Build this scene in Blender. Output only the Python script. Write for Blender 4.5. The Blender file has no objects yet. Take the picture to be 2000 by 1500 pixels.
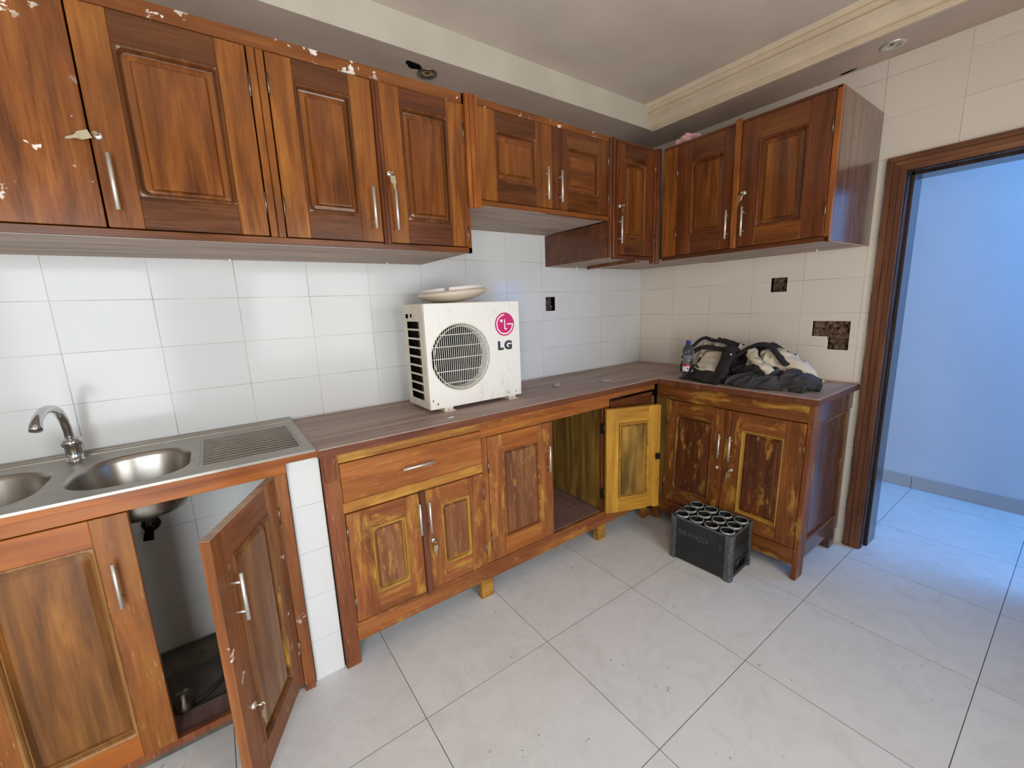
import bpy, bmesh, math, random
from mathutils import Vector, Matrix, noise
random.seed(7)
PI = math.pi
SC = bpy.context.scene
COL = SC.collection

# ------------------------------------------------------------------ camera, light, exposure
cam_d = bpy.data.cameras.new('camera')
cam = bpy.data.objects.new('camera', cam_d)
COL.objects.link(cam)
R_ = ((0.8117526419, -0.5827575390, -0.0380959194),      # right
      (-0.1384996504, -0.1287306766, -0.9819604166),     # down
      (0.5673407223, 0.8023852339, -0.1852091822))       # forward
m = Matrix(((R_[0][0], -R_[1][0], -R_[2][0], -3.01681),
            (R_[0][1], -R_[1][1], -R_[2][1], -2.31413),
            (R_[0][2], -R_[1][2], -R_[2][2], 1.53304),
            (0, 0, 0, 1)))
cam.matrix_world = m
cam_d.sensor_width = 36.0
cam_d.lens = 816.55 / 2000 * 36.0
cam_d.clip_start = 0.02
SC.camera = cam

SC.view_settings.view_transform = 'Standard'
SC.view_settings.look = 'None'
SC.view_settings.gamma = 1.0
SC.view_settings.use_curve_mapping = False
SC.view_settings.exposure = 0.0

world = bpy.data.worlds.new('sky')
SC.world = world
world.use_nodes = True
bg = world.node_tree.nodes['Background']
bg.inputs[0].default_value = (0.62, 0.78, 1.0, 1)
bg.inputs[1].default_value = 1.2


def area(name, loc, rot, sx, sy, power, color):
    d = bpy.data.lights.new(name, 'AREA')
    d.shape = 'RECTANGLE'
    d.size, d.size_y = sx, sy
    d.energy = power
    d.color = color
    o = bpy.data.objects.new(name, d)
    o.location, o.rotation_euler = loc, rot
    COL.objects.link(o)
    return o


# daylight through the kitchen window and the open back door, both behind the camera, and through the corridor's open end
area('window_daylight', (-1.88, -3.60, 1.53), (PI / 2, 0, 0), 1.7, 1.35, 58, (1.0, 0.985, 0.955))
area('back_door_daylight', (-3.95, -3.60, 1.10), (PI / 2, 0, 0), 1.25, 2.2, 80, (0.92, 0.965, 1.0))
area('corridor_daylight', (0.76, -3.55, 2.05), (PI / 2 - 0.1, 0, 0), 1.0, 1.4, 66, (0.10, 0.38, 1.0))


# ------------------------------------------------------------------ materials
def lin(r, g, b):
    f = lambda c: (c / 255 / 12.92) if c / 255 <= 0.04045 else ((c / 255 + 0.055) / 1.055) ** 2.4
    return (f(r), f(g), f(b), 1.0)


class NT:
    def __init__(self, name):
        self.m = bpy.data.materials.new(name)
        self.m.use_nodes = True
        self.t = self.m.node_tree
        self.b = self.t.nodes['Principled BSDF']

    def n(self, typ, **kw):
        x = self.t.nodes.new(typ)
        for k, v in kw.items():
            setattr(x, k, v)
        return x

    def l(self, a, b):
        self.t.links.new(a, b)

    def noise(self, vec, scale, detail=4, rough=0.55, dist=0.0):
        x = self.n('ShaderNodeTexNoise')
        x.inputs['Scale'].default_value = scale
        x.inputs['Detail'].default_value = detail
        x.inputs['Roughness'].default_value = rough
        x.inputs['Distortion'].default_value = dist
        if vec is not None:
            self.l(vec, x.inputs['Vector'])
        return x.outputs['Fac']

    def ramp(self, fac, stops):
        x = self.n('ShaderNodeValToRGB')
        e = x.color_ramp.elements
        while len(e) < len(stops):
            e.new(0.5)
        for k, (p, c) in enumerate(stops):
            e[k].position = p
            e[k].color = c if len(c) == 4 else (*c, 1)
        self.l(fac, x.inputs[0])
        return x.outputs['Color']

    def gray(self, fac, a, b, va=0.0, vb=1.0):
        return self.ramp(fac, [(a, (va, va, va, 1)), (b, (vb, vb, vb, 1))])

    def mix(self, fac, a, b, mode='MIX'):
        x = self.n('ShaderNodeMixRGB', blend_type=mode)
        for inp, v in ((x.inputs[0], fac), (x.inputs[1], a), (x.inputs[2], b)):
            if isinstance(v, (int, float)):
                inp.default_value = v
            elif isinstance(v, tuple):
                inp.default_value = v
            else:
                self.l(v, inp)
        return x.outputs[0]

    def mapping(self, vec, scale):
        x = self.n('ShaderNodeMapping')
        x.inputs['Scale'].default_value = scale
        self.l(vec, x.inputs['Vector'])
        return x.outputs['Vector']

    def coords(self, rand=True):
        tc = self.n('ShaderNodeTexCoord').outputs['Object']
        if not rand:
            return tc
        oi = self.n('ShaderNodeObjectInfo').outputs['Random']
        k = self.n('ShaderNodeVectorMath', operation='SCALE')
        k.inputs[0].default_value = (13.1, 7.7, 19.3)
        self.l(oi, k.inputs['Scale'])
        a = self.n('ShaderNodeVectorMath', operation='ADD')
        self.l(tc, a.inputs[0])
        self.l(k.outputs[0], a.inputs[1])
        return a.outputs[0]

    def bump(self, fac, strength=0.2, dist=0.002):
        x = self.n('ShaderNodeBump')
        x.inputs['Strength'].default_value = strength
        x.inputs['Distance'].default_value = dist
        self.l(fac, x.inputs['Height'])
        self.l(x.outputs[0], self.b.inputs['Normal'])

    def set(self, **kw):
        for k, v in kw.items():
            self.b.inputs[k.replace('_', ' ')].default_value = v
        return self


def plain(name, c, rough=0.5, metal=0.0, var=0.06, nscale=9.0, bump=0.0, **kw):
    t = NT(name)
    v = t.coords()
    f = t.noise(v, nscale, 5)
    col = t.mix(t.gray(f, 0.35, 0.7), tuple(x * (1 - var * 2) for x in c[:3]) + (1,), tuple(min(1, x * (1 + var)) for x in c[:3]) + (1,))
    t.l(col, t.b.inputs['Base Color'])
    t.set(Roughness=rough, Metallic=metal)
    if bump:
        t.bump(f, bump)
    for k, val in kw.items():
        t.b.inputs[k.replace('_', ' ')].default_value = val
    return t.m


YEL = lin(188, 140, 56)


def wood(name, light, mid, dark, axis='z', rough=0.3, coat=0.0, yellow=0.0, paint=0.0, fine=0.35, yscale=4.0, dust=0.0, blotch=0.35):
    if mid[1] < 0.62 * mid[0]:
        light, mid, dark = [(c_[0] * 0.95, c_[1] * 1.02, c_[2] * 1.02) for c_ in (light, mid, dark)]
    t = NT(name)
    v = t.coords()
    s1 = {'x': (1.1, 12, 12), 'y': (12, 1.1, 12), 'z': (12, 12, 1.1)}[axis]
    s2 = {'x': (7, 150, 150), 'y': (150, 7, 150), 'z': (150, 150, 7)}[axis]
    s3 = {'x': (1.3, 4, 4), 'y': (4, 1.3, 4), 'z': (4, 4, 1.3)}[axis]
    n1 = t.noise(t.mapping(v, s1), 1.3, 5, 0.6, 0.9)
    col = t.ramp(n1, [(0.28, lin(*dark)), (0.5, lin(*mid)), (0.74, lin(*light))])
    n3 = t.noise(t.mapping(v, s3), 1.4, 3, 0.5, 0.5)
    col = t.mix(t.gray(n3, 0.42, 0.7, 0.0, blotch), col, lin(*[x * 0.8 for x in dark]))
    n2 = t.noise(t.mapping(v, s2), 1.0, 3, 0.6)
    col = t.mix(fine, col, t.gray(n2, 0.3, 0.62, 0.45, 1.12), 'MULTIPLY')
    if yellow:
        s4 = {'x': (1.6, 5, 5), 'y': (5, 1.6, 5), 'z': (5, 5, 1.6)}[axis]
        s5 = {'x': (5, 60, 60), 'y': (60, 5, 60), 'z': (60, 60, 5)}[axis]
        ny = t.noise(t.mapping(v, s4), yscale * 0.7, 6, 0.66, 0.35)
        ny2 = t.noise(t.mapping(v, s5), 1.3, 4, 0.7, 0.3)
        my = t.mix(1.0, t.gray(ny, 0.63 - yellow * 0.22, 0.74 - yellow * 0.22), t.gray(ny2, 0.34, 0.60, 0.12, 0.9), 'MULTIPLY')
        col = t.mix(my, col, YEL)
        nsc = t.noise(t.mapping(v, s5), 3.1, 2, 0.5)
        col = t.mix(t.gray(nsc, 0.66, 0.74, 0.0, 0.35), col, lin(206, 176, 130))
    if dust:
        nd = t.noise(t.mapping(v, s3), 6, 6, 0.7)
        col = t.mix(t.gray(nd, 0.4, 0.75, 0.0, dust), col, lin(205, 175, 150))
    if paint:
        npn = t.noise(v, 15, 4, 0.65)
        npb = t.noise(v, 3.3, 2, 0.5)
        a = t.gray(npn, 0.665 - paint * 0.07, 0.68 - paint * 0.07)
        bb = t.gray(npb, 0.47 - paint * 0.05, 0.57 - paint * 0.05)
        col = t.mix(t.mix(1.0, a, bb, 'MULTIPLY'), col, lin(232, 222, 210))
    t.l(col, t.b.inputs['Base Color'])
    t.l(t.gray(n2, 0.3, 0.7, max(0.05, rough - 0.07), rough + 0.1), t.b.inputs['Roughness'])
    t.set(Coat_Weight=coat, Coat_Roughness=0.14, Coat_IOR=1.4, IOR=1.4)
    t.bump(n2, 0.12, 0.001)
    return t.m


# varnished wall cabinets
A_L, A_M, A_D = (182, 108, 44), (150, 80, 28), (98, 49, 17)
W = {}
W['amber_v'] = wood('varnished_wood_amber', A_L, A_M, A_D, 'z', 0.28, 0.5)
W['amber_p'] = wood('varnished_wood_amber_paint_flecks', (178, 102, 40), (138, 71, 26), (74, 37, 14), 'z', 0.28, 0.5, paint=0.3)
W['rail_d'] = wood('varnished_wood_dark_rail', (130, 72, 32), (104, 53, 23), (68, 34, 15), 'x', 0.26, 0.5)
W['rail_p'] = wood('varnished_rail_paint_flecks', (160, 90, 38), (130, 67, 27), (92, 46, 18), 'x', 0.28, 0.5, paint=1.0)
W['rail_m'] = wood('varnished_rail_medium', (158, 88, 36), (128, 66, 26), (88, 43, 17), 'x', 0.28, 0.5)
W['mould'] = wood('varnished_moulding', (140, 78, 33), (108, 56, 22), (70, 35, 14), 'z', 0.26, 0.6, fine=0.15)
W['panel_m'] = wood('varnished_panel', (164, 92, 37), (130, 67, 25), (84, 41, 15), 'z', 0.22, 0.6)
W['red_v'] = wood('varnished_wood_red', (142, 74, 33), (112, 53, 22), (72, 33, 14), 'z', 0.28, 0.5)
W['red_h'] = wood('varnished_rail_red', (132, 70, 32), (104, 50, 22), (70, 33, 14), 'x', 0.28, 0.5)
W['trim_o'] = wood('varnished_trim_orange', (184, 104, 42), (156, 80, 30), (114, 56, 20), 'z', 0.3, 0.4)
W['ply'] = wood('dusty_plywood_underside', (206, 186, 170), (182, 160, 146), (148, 126, 112), 'x', 0.6, fine=0.6, dust=0.25, blotch=0.2)
W['ply_y'] = wood('dusty_plywood_side', (134, 96, 74), (106, 70, 50), (78, 48, 33), 'z', 0.22, 0.7, dust=0.15)
# bare, stained base cabinets
B_L, B_M, B_D = (184, 110, 56), (154, 82, 40), (114, 58, 27)
W['base_v'] = wood('stained_wood_stile', B_L, B_M, B_D, 'z', 0.5, yellow=0.5)
W['base_h'] = wood('stained_wood_rail', B_L, B_M, B_D, 'x', 0.5, yellow=0.45)
W['base_hy'] = wood('stained_wood_rail_yellow', (194, 128, 55), (168, 102, 42), (128, 72, 30), 'x', 0.5, yellow=0.8)
W['base_o'] = wood('stained_wood_orange_rail', (196, 116, 54), (168, 90, 38), (130, 66, 27), 'x', 0.45, yellow=0.15, blotch=0.15)
W['drawer'] = wood('stained_drawer_front', (194, 116, 57), (168, 92, 41), (134, 70, 31), 'x', 0.45, yellow=0.05, blotch=0.12)
W['base_p'] = wood('stained_wood_panel', (156, 104, 68), (128, 80, 50), (96, 57, 36), 'z', 0.42, yellow=0.35, yscale=7)
W['base_py'] = wood('stained_panel_bevel_yellow', (192, 150, 62), (172, 128, 50), (136, 92, 40), 'z', 0.45, yellow=0.6)
W['post'] = wood('stained_post', (160, 90, 52), (134, 69, 38), (102, 49, 26), 'z', 0.5, yellow=0.02)
W['strip'] = wood('stained_dark_strip', (132, 76, 52), (108, 58, 40), (84, 43, 29), 'z', 0.4)
W['yellow_v'] = wood('yellow_wood_stile', (214, 166, 66), (192, 140, 48), (150, 100, 34), 'z', 0.4, blotch=0.3)
W['yellow_h'] = wood('yellow_wood_rail', (214, 166, 66), (192, 140, 48), (150, 100, 34), 'x', 0.4, blotch=0.3)
W['yellow_p'] = wood('yellow_wood_panel', (196, 156, 76), (164, 124, 54), (92, 70, 32), 'z', 0.35, blotch=0.7)
W['olive'] = wood('olive_stained_side', (166, 128, 60), (132, 98, 42), (76, 54, 26), 'z', 0.5)
W['rb_v'] = wood('red_brown_stile', (160, 90, 40), (130, 67, 28), (86, 43, 18), 'z', 0.42, yellow=0.45)
W['rb_h'] = wood('red_brown_rail', (162, 92, 40), (132, 69, 28), (88, 44, 18), 'x', 0.42, yellow=0.45)
W['rb_p'] = wood('red_brown_panel', (124, 66, 35), (98, 49, 25), (66, 33, 17), 'z', 0.35, yellow=0.3, yscale=8)
W['rb_edge'] = wood('red_brown_moulding', (150, 94, 48), (120, 68, 34), (84, 46, 24), 'z', 0.4, yellow=0.3)
W['end_v'] = wood('dark_end_panel', (120, 80, 62), (92, 58, 44), (64, 40, 31), 'z', 0.22, 0.5)
# sink cabinet
W['sink_v'] = wood('sink_door_stile', (182, 112, 46), (152, 83, 31), (106, 55, 20), 'z', 0.4, yellow=0.08)
W['sink_h'] = wood('sink_rail', (196, 110, 44), (170, 86, 30), (128, 62, 21), 'x', 0.38, blotch=0.2)
W['sink_p'] = wood('sink_door_panel', (168, 104, 44), (134, 77, 30), (86, 49, 21), 'z', 0.4, yellow=0.0, blotch=0.7)
W['sink_e'] = wood('sink_door_moulding', (180, 142, 92), (150, 104, 56), (112, 72, 36), 'z', 0.4)
W['od_v'] = wood('open_door_stile', (176, 106, 56), (146, 80, 40), (110, 57, 27), 'z', 0.42, paint=0.25)
W['od_h'] = wood('open_door_rail', (176, 106, 56), (146, 80, 40), (110, 57, 27), 'x', 0.42, paint=0.1)
W['od_p'] = wood('open_door_panel', (178, 120, 76), (148, 91, 53), (108, 62, 35), 'z', 0.3)
W['case'] = wood('door_casing_wood', (150, 94, 64), (120, 70, 46), (84, 46, 30), 'z', 0.4)
W['case_h'] = wood('door_casing_head_wood', (164, 108, 76), (136, 82, 54), (96, 54, 36), 'y', 0.4)
W['jamb'] = wood('door_jamb_dark_wood', (78, 58, 52), (56, 40, 37), (38, 27, 25), 'z', 0.22, 0.4)
W['counter_edge'] = wood('counter_edge_wood', (146, 84, 52), (118, 62, 38), (90, 46, 28), 'x', 0.45)
W['counter_top'] = wood('counter_top_laminate', (196, 172, 160), (172, 148, 137), (142, 118, 108), 'x', 0.5, fine=0.2, dust=0.12, blotch=0.15)
W['edge_pale'] = wood('pale_bare_edge', (206, 180, 160), (186, 156, 134), (150, 116, 94), 'y', 0.6)
W['shelf'] = wood('cabinet_floor_board', (156, 124, 116), (136, 104, 96), (112, 84, 78), 'y', 0.5)


def tile_mat(name, c, rough, vein=0.0, dirt=0.0, bumps=0.03, ior=1.45):
    t = NT(name)
    t.set(IOR=ior)
    v = t.coords()
    rnd = t.n('ShaderNodeObjectInfo').outputs['Random']
    base = t.mix(rnd, tuple(x * 0.965 for x in c[:3]) + (1,), c)
    f = t.noise(v, 1.8, 5, 0.6, 0.7)
    if vein:
        g = t.noise(v, 5.5, 8, 0.72, 1.6)
        base = t.mix(t.gray(g, 0.46, 0.68, 0, vein), base, lin(186, 184, 180))
        base = t.mix(t.gray(f, 0.45, 0.7, 0, vein * 0.7), base, lin(202, 201, 198))
    if dirt:
        d = t.noise(v, 34, 5, 0.7)
        d2 = t.noise(v, 2.2, 2, 0.5)
        a = t.mix(1.0, t.gray(d, 0.655, 0.70), t.gray(d2, 0.46, 0.64), 'MULTIPLY')
        base = t.mix(t.mix(1.0, a, (dirt, dirt, dirt, 1), 'MULTIPLY'), base, lin(92, 86, 80))
    t.l(base, t.b.inputs['Base Color'])
    t.l(t.gray(f, 0.3, 0.75, rough, rough + 0.1), t.b.inputs['Roughness'])
    t.bump(t.noise(v, 3.0, 2), bumps, 0.01)
    return t.m


M = {}
M['wtile'] = tile_mat('white_glazed_wall_tile', lin(216, 217, 215), 0.10, bumps=0.05, ior=1.30)
M['wtile_warm_lit'] = tile_mat('warm_lit_wall_tile', lin(228, 218, 203), 0.14, bumps=0.05, ior=1.36)  # warm light on the right wall is put into the tile colour
M['ftile'] = tile_mat('pale_grey_floor_tile', lin(226, 228, 228), 0.34, vein=0.3, dirt=0.8, bumps=0.04)
M['corr_tile'] = tile_mat('grey_skirting_tile', lin(196, 186, 180), 0.4, vein=0.3)


def grout(name, a, b, sc):
    t = NT(name)
    v = t.coords(False)
    t.l(t.mix(t.gray(t.noise(v, sc, 3, 0.6), 0.42, 0.6), a, b), t.b.inputs['Base Color'])
    t.set(Roughness=0.9)
    return t.m


M['wgrout'] = grout('wall_grout', lin(196, 190, 178), lin(104, 98, 90), 3.2)
M['fgrout'] = grout('floor_grout', lin(84, 80, 76), lin(60, 57, 54), 3.0)
M['paint'] = plain('ceiling_paint', lin(218, 204, 190), 0.85, var=0.05, nscale=2.5, bump=0.15)
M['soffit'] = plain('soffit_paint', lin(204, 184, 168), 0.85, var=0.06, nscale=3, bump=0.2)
M['fascia'] = plain('fascia_paint', lin(204, 197, 180), 0.75, var=0.05, nscale=3, bump=0.1)
M['cornice'] = plain('cornice_plaster', lin(226, 206, 178), 0.6, var=0.05, nscale=6)
M['wall'] = plain('painted_wall', lin(196, 184, 170), 0.7, var=0.03, nscale=2)
M['corr'] = plain('corridor_wall_paint', lin(222, 224, 228), 0.6, var=0.02, nscale=2)
M['rubble'] = plain('raw_mortar', lin(120, 96, 74), 0.95, var=0.5, nscale=45, bump=0.9)
M['mortar_d'] = plain('dark_mortar', lin(92, 78, 66), 0.95, var=0.45, nscale=30, bump=0.6)
M['slab'] = plain('bare_concrete', lin(104, 96, 84), 0.9, var=0.25, nscale=9, bump=0.4)
M['dark'] = plain('dark_interior', lin(40, 30, 24), 0.8)
M['steel'] = plain('brushed_steel', lin(166, 160, 150), 0.40, 1.0, var=0.05, nscale=30)
M['steel_b'] = plain('satin_steel_bowl', lin(176, 172, 164), 0.3, 1.0, var=0.05, nscale=20)
M['chrome'] = plain('chrome', lin(205, 205, 205), 0.09, 1.0, var=0.02)
M['nickel'] = plain('satin_nickel', lin(226, 222, 212), 0.42, 0.75, var=0.03)
M['hinge'] = plain('hinge_metal', lin(150, 140, 128), 0.4, 1.0, var=0.2, nscale=60)
M['hinge_d'] = plain('dark_hinge_metal', lin(50, 46, 44), 0.4, 0.8, var=0.2, nscale=60)
M['key'] = plain('key_metal', lin(206, 196, 166), 0.35, 1.0, var=0.06)
ta = NT('painted_white_metal')
va = ta.coords(False)
da = ta.mix(1.0, ta.gray(ta.noise(ta.mapping(va, (30, 30, 7)), 1.0, 6, 0.75), 0.52, 0.72), ta.gray(ta.noise(va, 4.2, 3, 0.6), 0.52, 0.70, 0.0, 0.8), 'MULTIPLY')
ta.l(ta.mix(da, lin(236, 233, 224), lin(120, 112, 98)), ta.b.inputs['Base Color'])
ta.set(Roughness=0.38)
M['ac'] = ta.m
M['ac_side'] = plain('aged_white_metal', lin(222, 212, 192), 0.45, var=0.06, nscale=12)
M['ac_wire'] = plain('white_wire', lin(244, 240, 226), 0.4, var=0.04)
M['black'] = plain('black_cavity', lin(14, 13, 12), 0.9, var=0.2, Specular_IOR_Level=0.1)
M['coil'] = plain('dark_coil_fins', lin(74, 68, 56), 0.6, 0.3, var=0.4, nscale=80)
M['fan'] = plain('black_fan_plastic', lin(15, 15, 16), 0.7, Specular_IOR_Level=0.2)
M['magenta'] = plain('magenta_print', lin(204, 38, 104), 0.35, var=0.02)
M['white_print'] = plain('white_print', lin(244, 240, 240), 0.35, var=0.01)
M['grey_print'] = plain('dark_grey_print', lin(56, 62, 66), 0.4, var=0.03)
M['seam'] = plain('seam_shadow_gap', lin(120, 116, 108), 0.6, var=0.05)
M['plastic_c'] = plain('cream_plastic', lin(222, 208, 188), 0.3, var=0.05, nscale=6)
M['plastic_w'] = plain('white_plastic_rim', lin(238, 232, 226), 0.35, var=0.03)
M['crate'] = plain('black_plastic', lin(34, 36, 36), 0.42, var=0.2, nscale=14)
M['crate_w'] = plain('worn_grey_plastic', lin(88, 93, 96), 0.5, var=0.32, nscale=130)
M['crate_r'] = plain('scuffed_rim_plastic', lin(176, 178, 178), 0.5, var=0.35, nscale=60)
M['crate_t'] = plain('worn_lettering', lin(92, 94, 94), 0.6, var=0.4, nscale=90)
M['cap'] = plain('blue_cap', lin(34, 44, 120), 0.35)
M['label_w'] = plain('bottle_label_white', lin(226, 226, 236), 0.45, var=0.02)
M['label_r'] = plain('bottle_label_red', lin(200, 60, 70), 0.45)
M['label_b'] = plain('bottle_label_navy', lin(40, 44, 80), 0.45)
M['cream'] = plain('cream_cloth', lin(214, 200, 178), 0.9, var=0.12, nscale=8)
M['black_c'] = plain('black_cloth', lin(34, 30, 29), 0.9, var=0.25, nscale=12)
M['grey_c'] = plain('charcoal_cloth', lin(64, 62, 64), 0.88, var=0.2, nscale=10)
M['pink'] = plain('pink_plastic_bag', lin(226, 176, 178), 0.4)
M['paper'] = plain('grey_paper', lin(200, 190, 180), 0.8)
M['brass'] = plain('brass', lin(176, 150, 84), 0.3, 1.0)
M['hose'] = plain('dark_hose', lin(52, 50, 44), 0.6)
M['braid'] = plain('braided_hose', lin(120, 110, 96), 0.4, 0.8, var=0.3, nscale=90)
M['winframe'] = plain('window_frame', lin(120, 90, 70), 0.5)
M['red_wire'] = plain('red_wire', lin(150, 60, 40), 0.5)
tb = NT('clear_bottle_plastic')
tb.set(Base_Color=lin(206, 208, 226), Roughness=0.06, IOR=1.25, Transmission_Weight=0.95)
M['pet'] = tb.m
tw = NT('murky_water')
tw.set(Base_Color=lin(150, 152, 190), Roughness=0.05, IOR=1.33, Transmission_Weight=0.9)
M['water'] = tw.m


# ------------------------------------------------------------------ mesh helpers
class MB:
    def __init__(self):
        self.v, self.f, self.mi, self.sm = [], [], [], []

    def add(self, verts, faces, mi=0, smooth=False):
        o = len(self.v)
        self.v += [tuple(p) for p in verts]
        for f in faces:
            self.f.append([i + o for i in f])
            self.mi.append(mi)
            self.sm.append(smooth)
        return self

    def box(self, x0, x1, y0, y1, z0, z1, mi=0, c=0.0):
        x0, x1 = min(x0, x1), max(x0, x1)
        y0, y1 = min(y0, y1), max(y0, y1)
        z0, z1 = min(z0, z1), max(z0, z1)
        if c <= 0 or min(x1 - x0, y1 - y0, z1 - z0) < 2.2 * c:
            v = [(x, y, z) for x in (x0, x1) for y in (y0, y1) for z in (z0, z1)]
            return self.add(v, [(0, 1, 3, 2), (4, 6, 7, 5), (0, 4, 5, 1), (2, 3, 7, 6), (0, 2, 6, 4), (1, 5, 7, 3)], mi)
        v, ix = [], {}
        X, Y, Z = (x0, x1), (y0, y1), (z0, z1)
        for i in (0, 1):
            for j in (0, 1):
                for k in (0, 1):
                    dx, dy, dz = (c if i == 0 else -c), (c if j == 0 else -c), (c if k == 0 else -c)
                    for a in range(3):
                        p = [X[i] + dx, Y[j] + dy, Z[k] + dz]
                        p[a] = (X[i], Y[j], Z[k])[a]
                        ix[(i, j, k, a)] = len(v)
                        v.append(p)
        f = []
        cyc = ((0, 0), (1, 0), (1, 1), (0, 1))
        for a in range(3):
            for s in (0, 1):
                q = []
                for p, r in cyc:
                    t = [0, 0, 0]
                    t[a] = s
                    t[(a + 1) % 3], t[(a + 2) % 3] = p, r
                    q.append(ix[(*t, a)])
                f.append(q if s else q[::-1])
        for a in range(3):            # edges parallel to axis a
            b, d = (a + 1) % 3, (a + 2) % 3
            for p in (0, 1):
                for r in (0, 1):
                    q = []
                    for s, n in ((0, b), (0, d), (1, d), (1, b)):
                        t = [0, 0, 0]
                        t[a], t[b], t[d] = s, p, r
                        q.append(ix[(*t, n)])
                    f.append(q)
        for i in (0, 1):
            for j in (0, 1):
                for k in (0, 1):
                    f.append([ix[(i, j, k, a)] for a in range(3)])
        return self.add(v, f, mi)

    def loops(self, ls, mi=0, smooth=False, cap0=False, cap1=False, closed=True):
        n = len(ls[0])
        v = [p for l in ls for p in l]
        f = []
        for a in range(len(ls) - 1):
            for i in range(n if closed else n - 1):
                j = (i + 1) % n
                f.append((a * n + i, a * n + j, (a + 1) * n + j, (a + 1) * n + i))
        if cap0:
            f.append(list(range(n))[::-1])
        if cap1:
            f.append([(len(ls) - 1) * n + i for i in range(n)])
        return self.add(v, f, mi, smooth)

    def tube(self, pts, r, n=10, mi=0, smooth=True, caps=True):
        pts = [Vector(p) for p in pts]
        rs = r if isinstance(r, (list, tuple)) else [r] * len(pts)
        ls, up = [], None
        for k, p in enumerate(pts):
            t = (pts[min(k + 1, len(pts) - 1)] - pts[max(k - 1, 0)]).normalized()
            if up is None:
                up = Vector((0, 0, 1)) if abs(t.z) < 0.9 else Vector((1, 0, 0))
            u = (up - t * up.dot(t)).normalized()
            w = t.cross(u)
            up = u
            ls.append([p + (u * math.cos(a) + w * math.sin(a)) * rs[k] for a in [2 * PI * i / n for i in range(n)]])
        return self.loops(ls, mi, smooth, caps, caps)

    def lathe(self, prof, n=32, mi=0, smooth=True, o=(0, 0, 0), axis='z'):
        ls = []
        for r, h in prof:
            r = max(r, 1e-5)
            l = []
            for i in range(n):
                a = 2 * PI * i / n
                c, s = r * math.cos(a), r * math.sin(a)
                p = {'z': (c, s, h), 'y': (c, h, s), 'x': (h, c, s)}[axis]
                l.append((p[0] + o[0], p[1] + o[1], p[2] + o[2]))
            ls.append(l)
        return self.loops(ls, mi, smooth)

    def prism(self, poly, a0, a1, axis='z', mi=0):
        def P(p, h):
            return {'z': (p[0], p[1], h), 'y': (p[0], h, p[1]), 'x': (h, p[0], p[1])}[axis]
        return self.loops([[P(p, a0) for p in poly], [P(p, a1) for p in poly]], mi, False, True, True)


def obj(name, mb, mats, parent=None, loc=None, rot=None, label=None, shear=None, bev=0):
    me = bpy.data.meshes.new(name)
    v = mb.v
    if shear:
        v = [shear(p) for p in v]
    me.from_pydata(v, [], mb.f)
    mats = mats if isinstance(mats, (list, tuple)) else [mats]
    for x in mats:
        me.materials.append(x)
    me.polygons.foreach_set('material_index', mb.mi)
    me.polygons.foreach_set('use_smooth', mb.sm)
    bm = bmesh.new()
    bm.from_mesh(me)
    bmesh.ops.recalc_face_normals(bm, faces=bm.faces)
    bm.to_mesh(me)
    bm.free()
    o = bpy.data.objects.new(name, me)
    COL.objects.link(o)
    if parent is not None:
        o.parent = parent
    if loc is not None:
        o.location = loc
    if rot is not None:
        o.rotation_euler = rot
    if label:
        o['label'] = label
    return o


def tag(o, label, cat, group=None):
    o['label'] = label
    o['category'] = cat
    if group:
        o['group'] = group
    return o


def empty(name, loc=(0, 0, 0), rot=(0, 0, 0), parent=None):
    o = bpy.data.objects.new(name, None)
    o.empty_display_size = 0.05
    COL.objects.link(o)
    o.location, o.rotation_euler = loc, rot
    if parent is not None:
        o.parent = parent
    return o


def struct(o):
    o['kind'] = 'structure'
    return o


def rr(x0, x1, z0, z1, r, n=4):
    """rounded rectangle, counter-clockwise in x,z"""
    if not isinstance(r, (list, tuple)):
        r = (r,) * 4                                    # bl, br, tr, tl
    out = []
    for (cx, cz, a0, q) in ((x0, z0, PI, r[0]), (x1, z0, 1.5 * PI, r[1]), (x1, z1, 0, r[2]), (x0, z1, 0.5 * PI, r[3])):
        q = max(q, 0.0006)
        sx = 1 if cx == x0 else -1
        sz = 1 if cz == z0 else -1
        for i in range(n + 1):
            a = a0 + PI / 2 * i / n
            out.append((cx + sx * q + q * math.cos(a), cz + sz * q + q * math.sin(a)))
    return out


def minus(rect, holes):
    rects = [rect]
    for (hx0, hx1, hz0, hz1) in holes:
        nxt = []
        for (x0, x1, z0, z1) in rects:
            ix0, ix1, iz0, iz1 = max(x0, hx0), min(x1, hx1), max(z0, hz0), min(z1, hz1)
            if ix0 >= ix1 or iz0 >= iz1:
                nxt.append((x0, x1, z0, z1))
                continue
            if iz0 > z0:
                nxt.append((x0, x1, z0, iz0))
            if iz1 < z1:
                nxt.append((x0, x1, iz1, z1))
            if ix0 > x0:
                nxt.append((x0, ix0, iz0, iz1))
            if ix1 < x1:
                nxt.append((ix1, x1, iz0, iz1))
        rects = nxt
    return rects


# ------------------------------------------------------------------ room shell
TT = 0.0009        # how far tiles stand proud of the grout
ROWS = [0.0] + [1.6143 + 0.1994 * k for k in range(-8, 6)] + [2.70]
ROWS = [ROWS[0]] + [z for z in ROWS[1:] if z > 0.02]
HOLES_B = [(-1.061, -0.973, 1.482, 1.580)]
DOORW = (-2.5, -1.634)            # opening in y
HOLES_R = [(1.024, 1.119, 1.551, 1.641), (1.280, 1.469, 1.275, 1.367), (1.367, 1.469, 1.198, 1.276)]   # in s = -y
DOOR_R = (1.620, 2.514, -1.0, 2.150)


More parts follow.
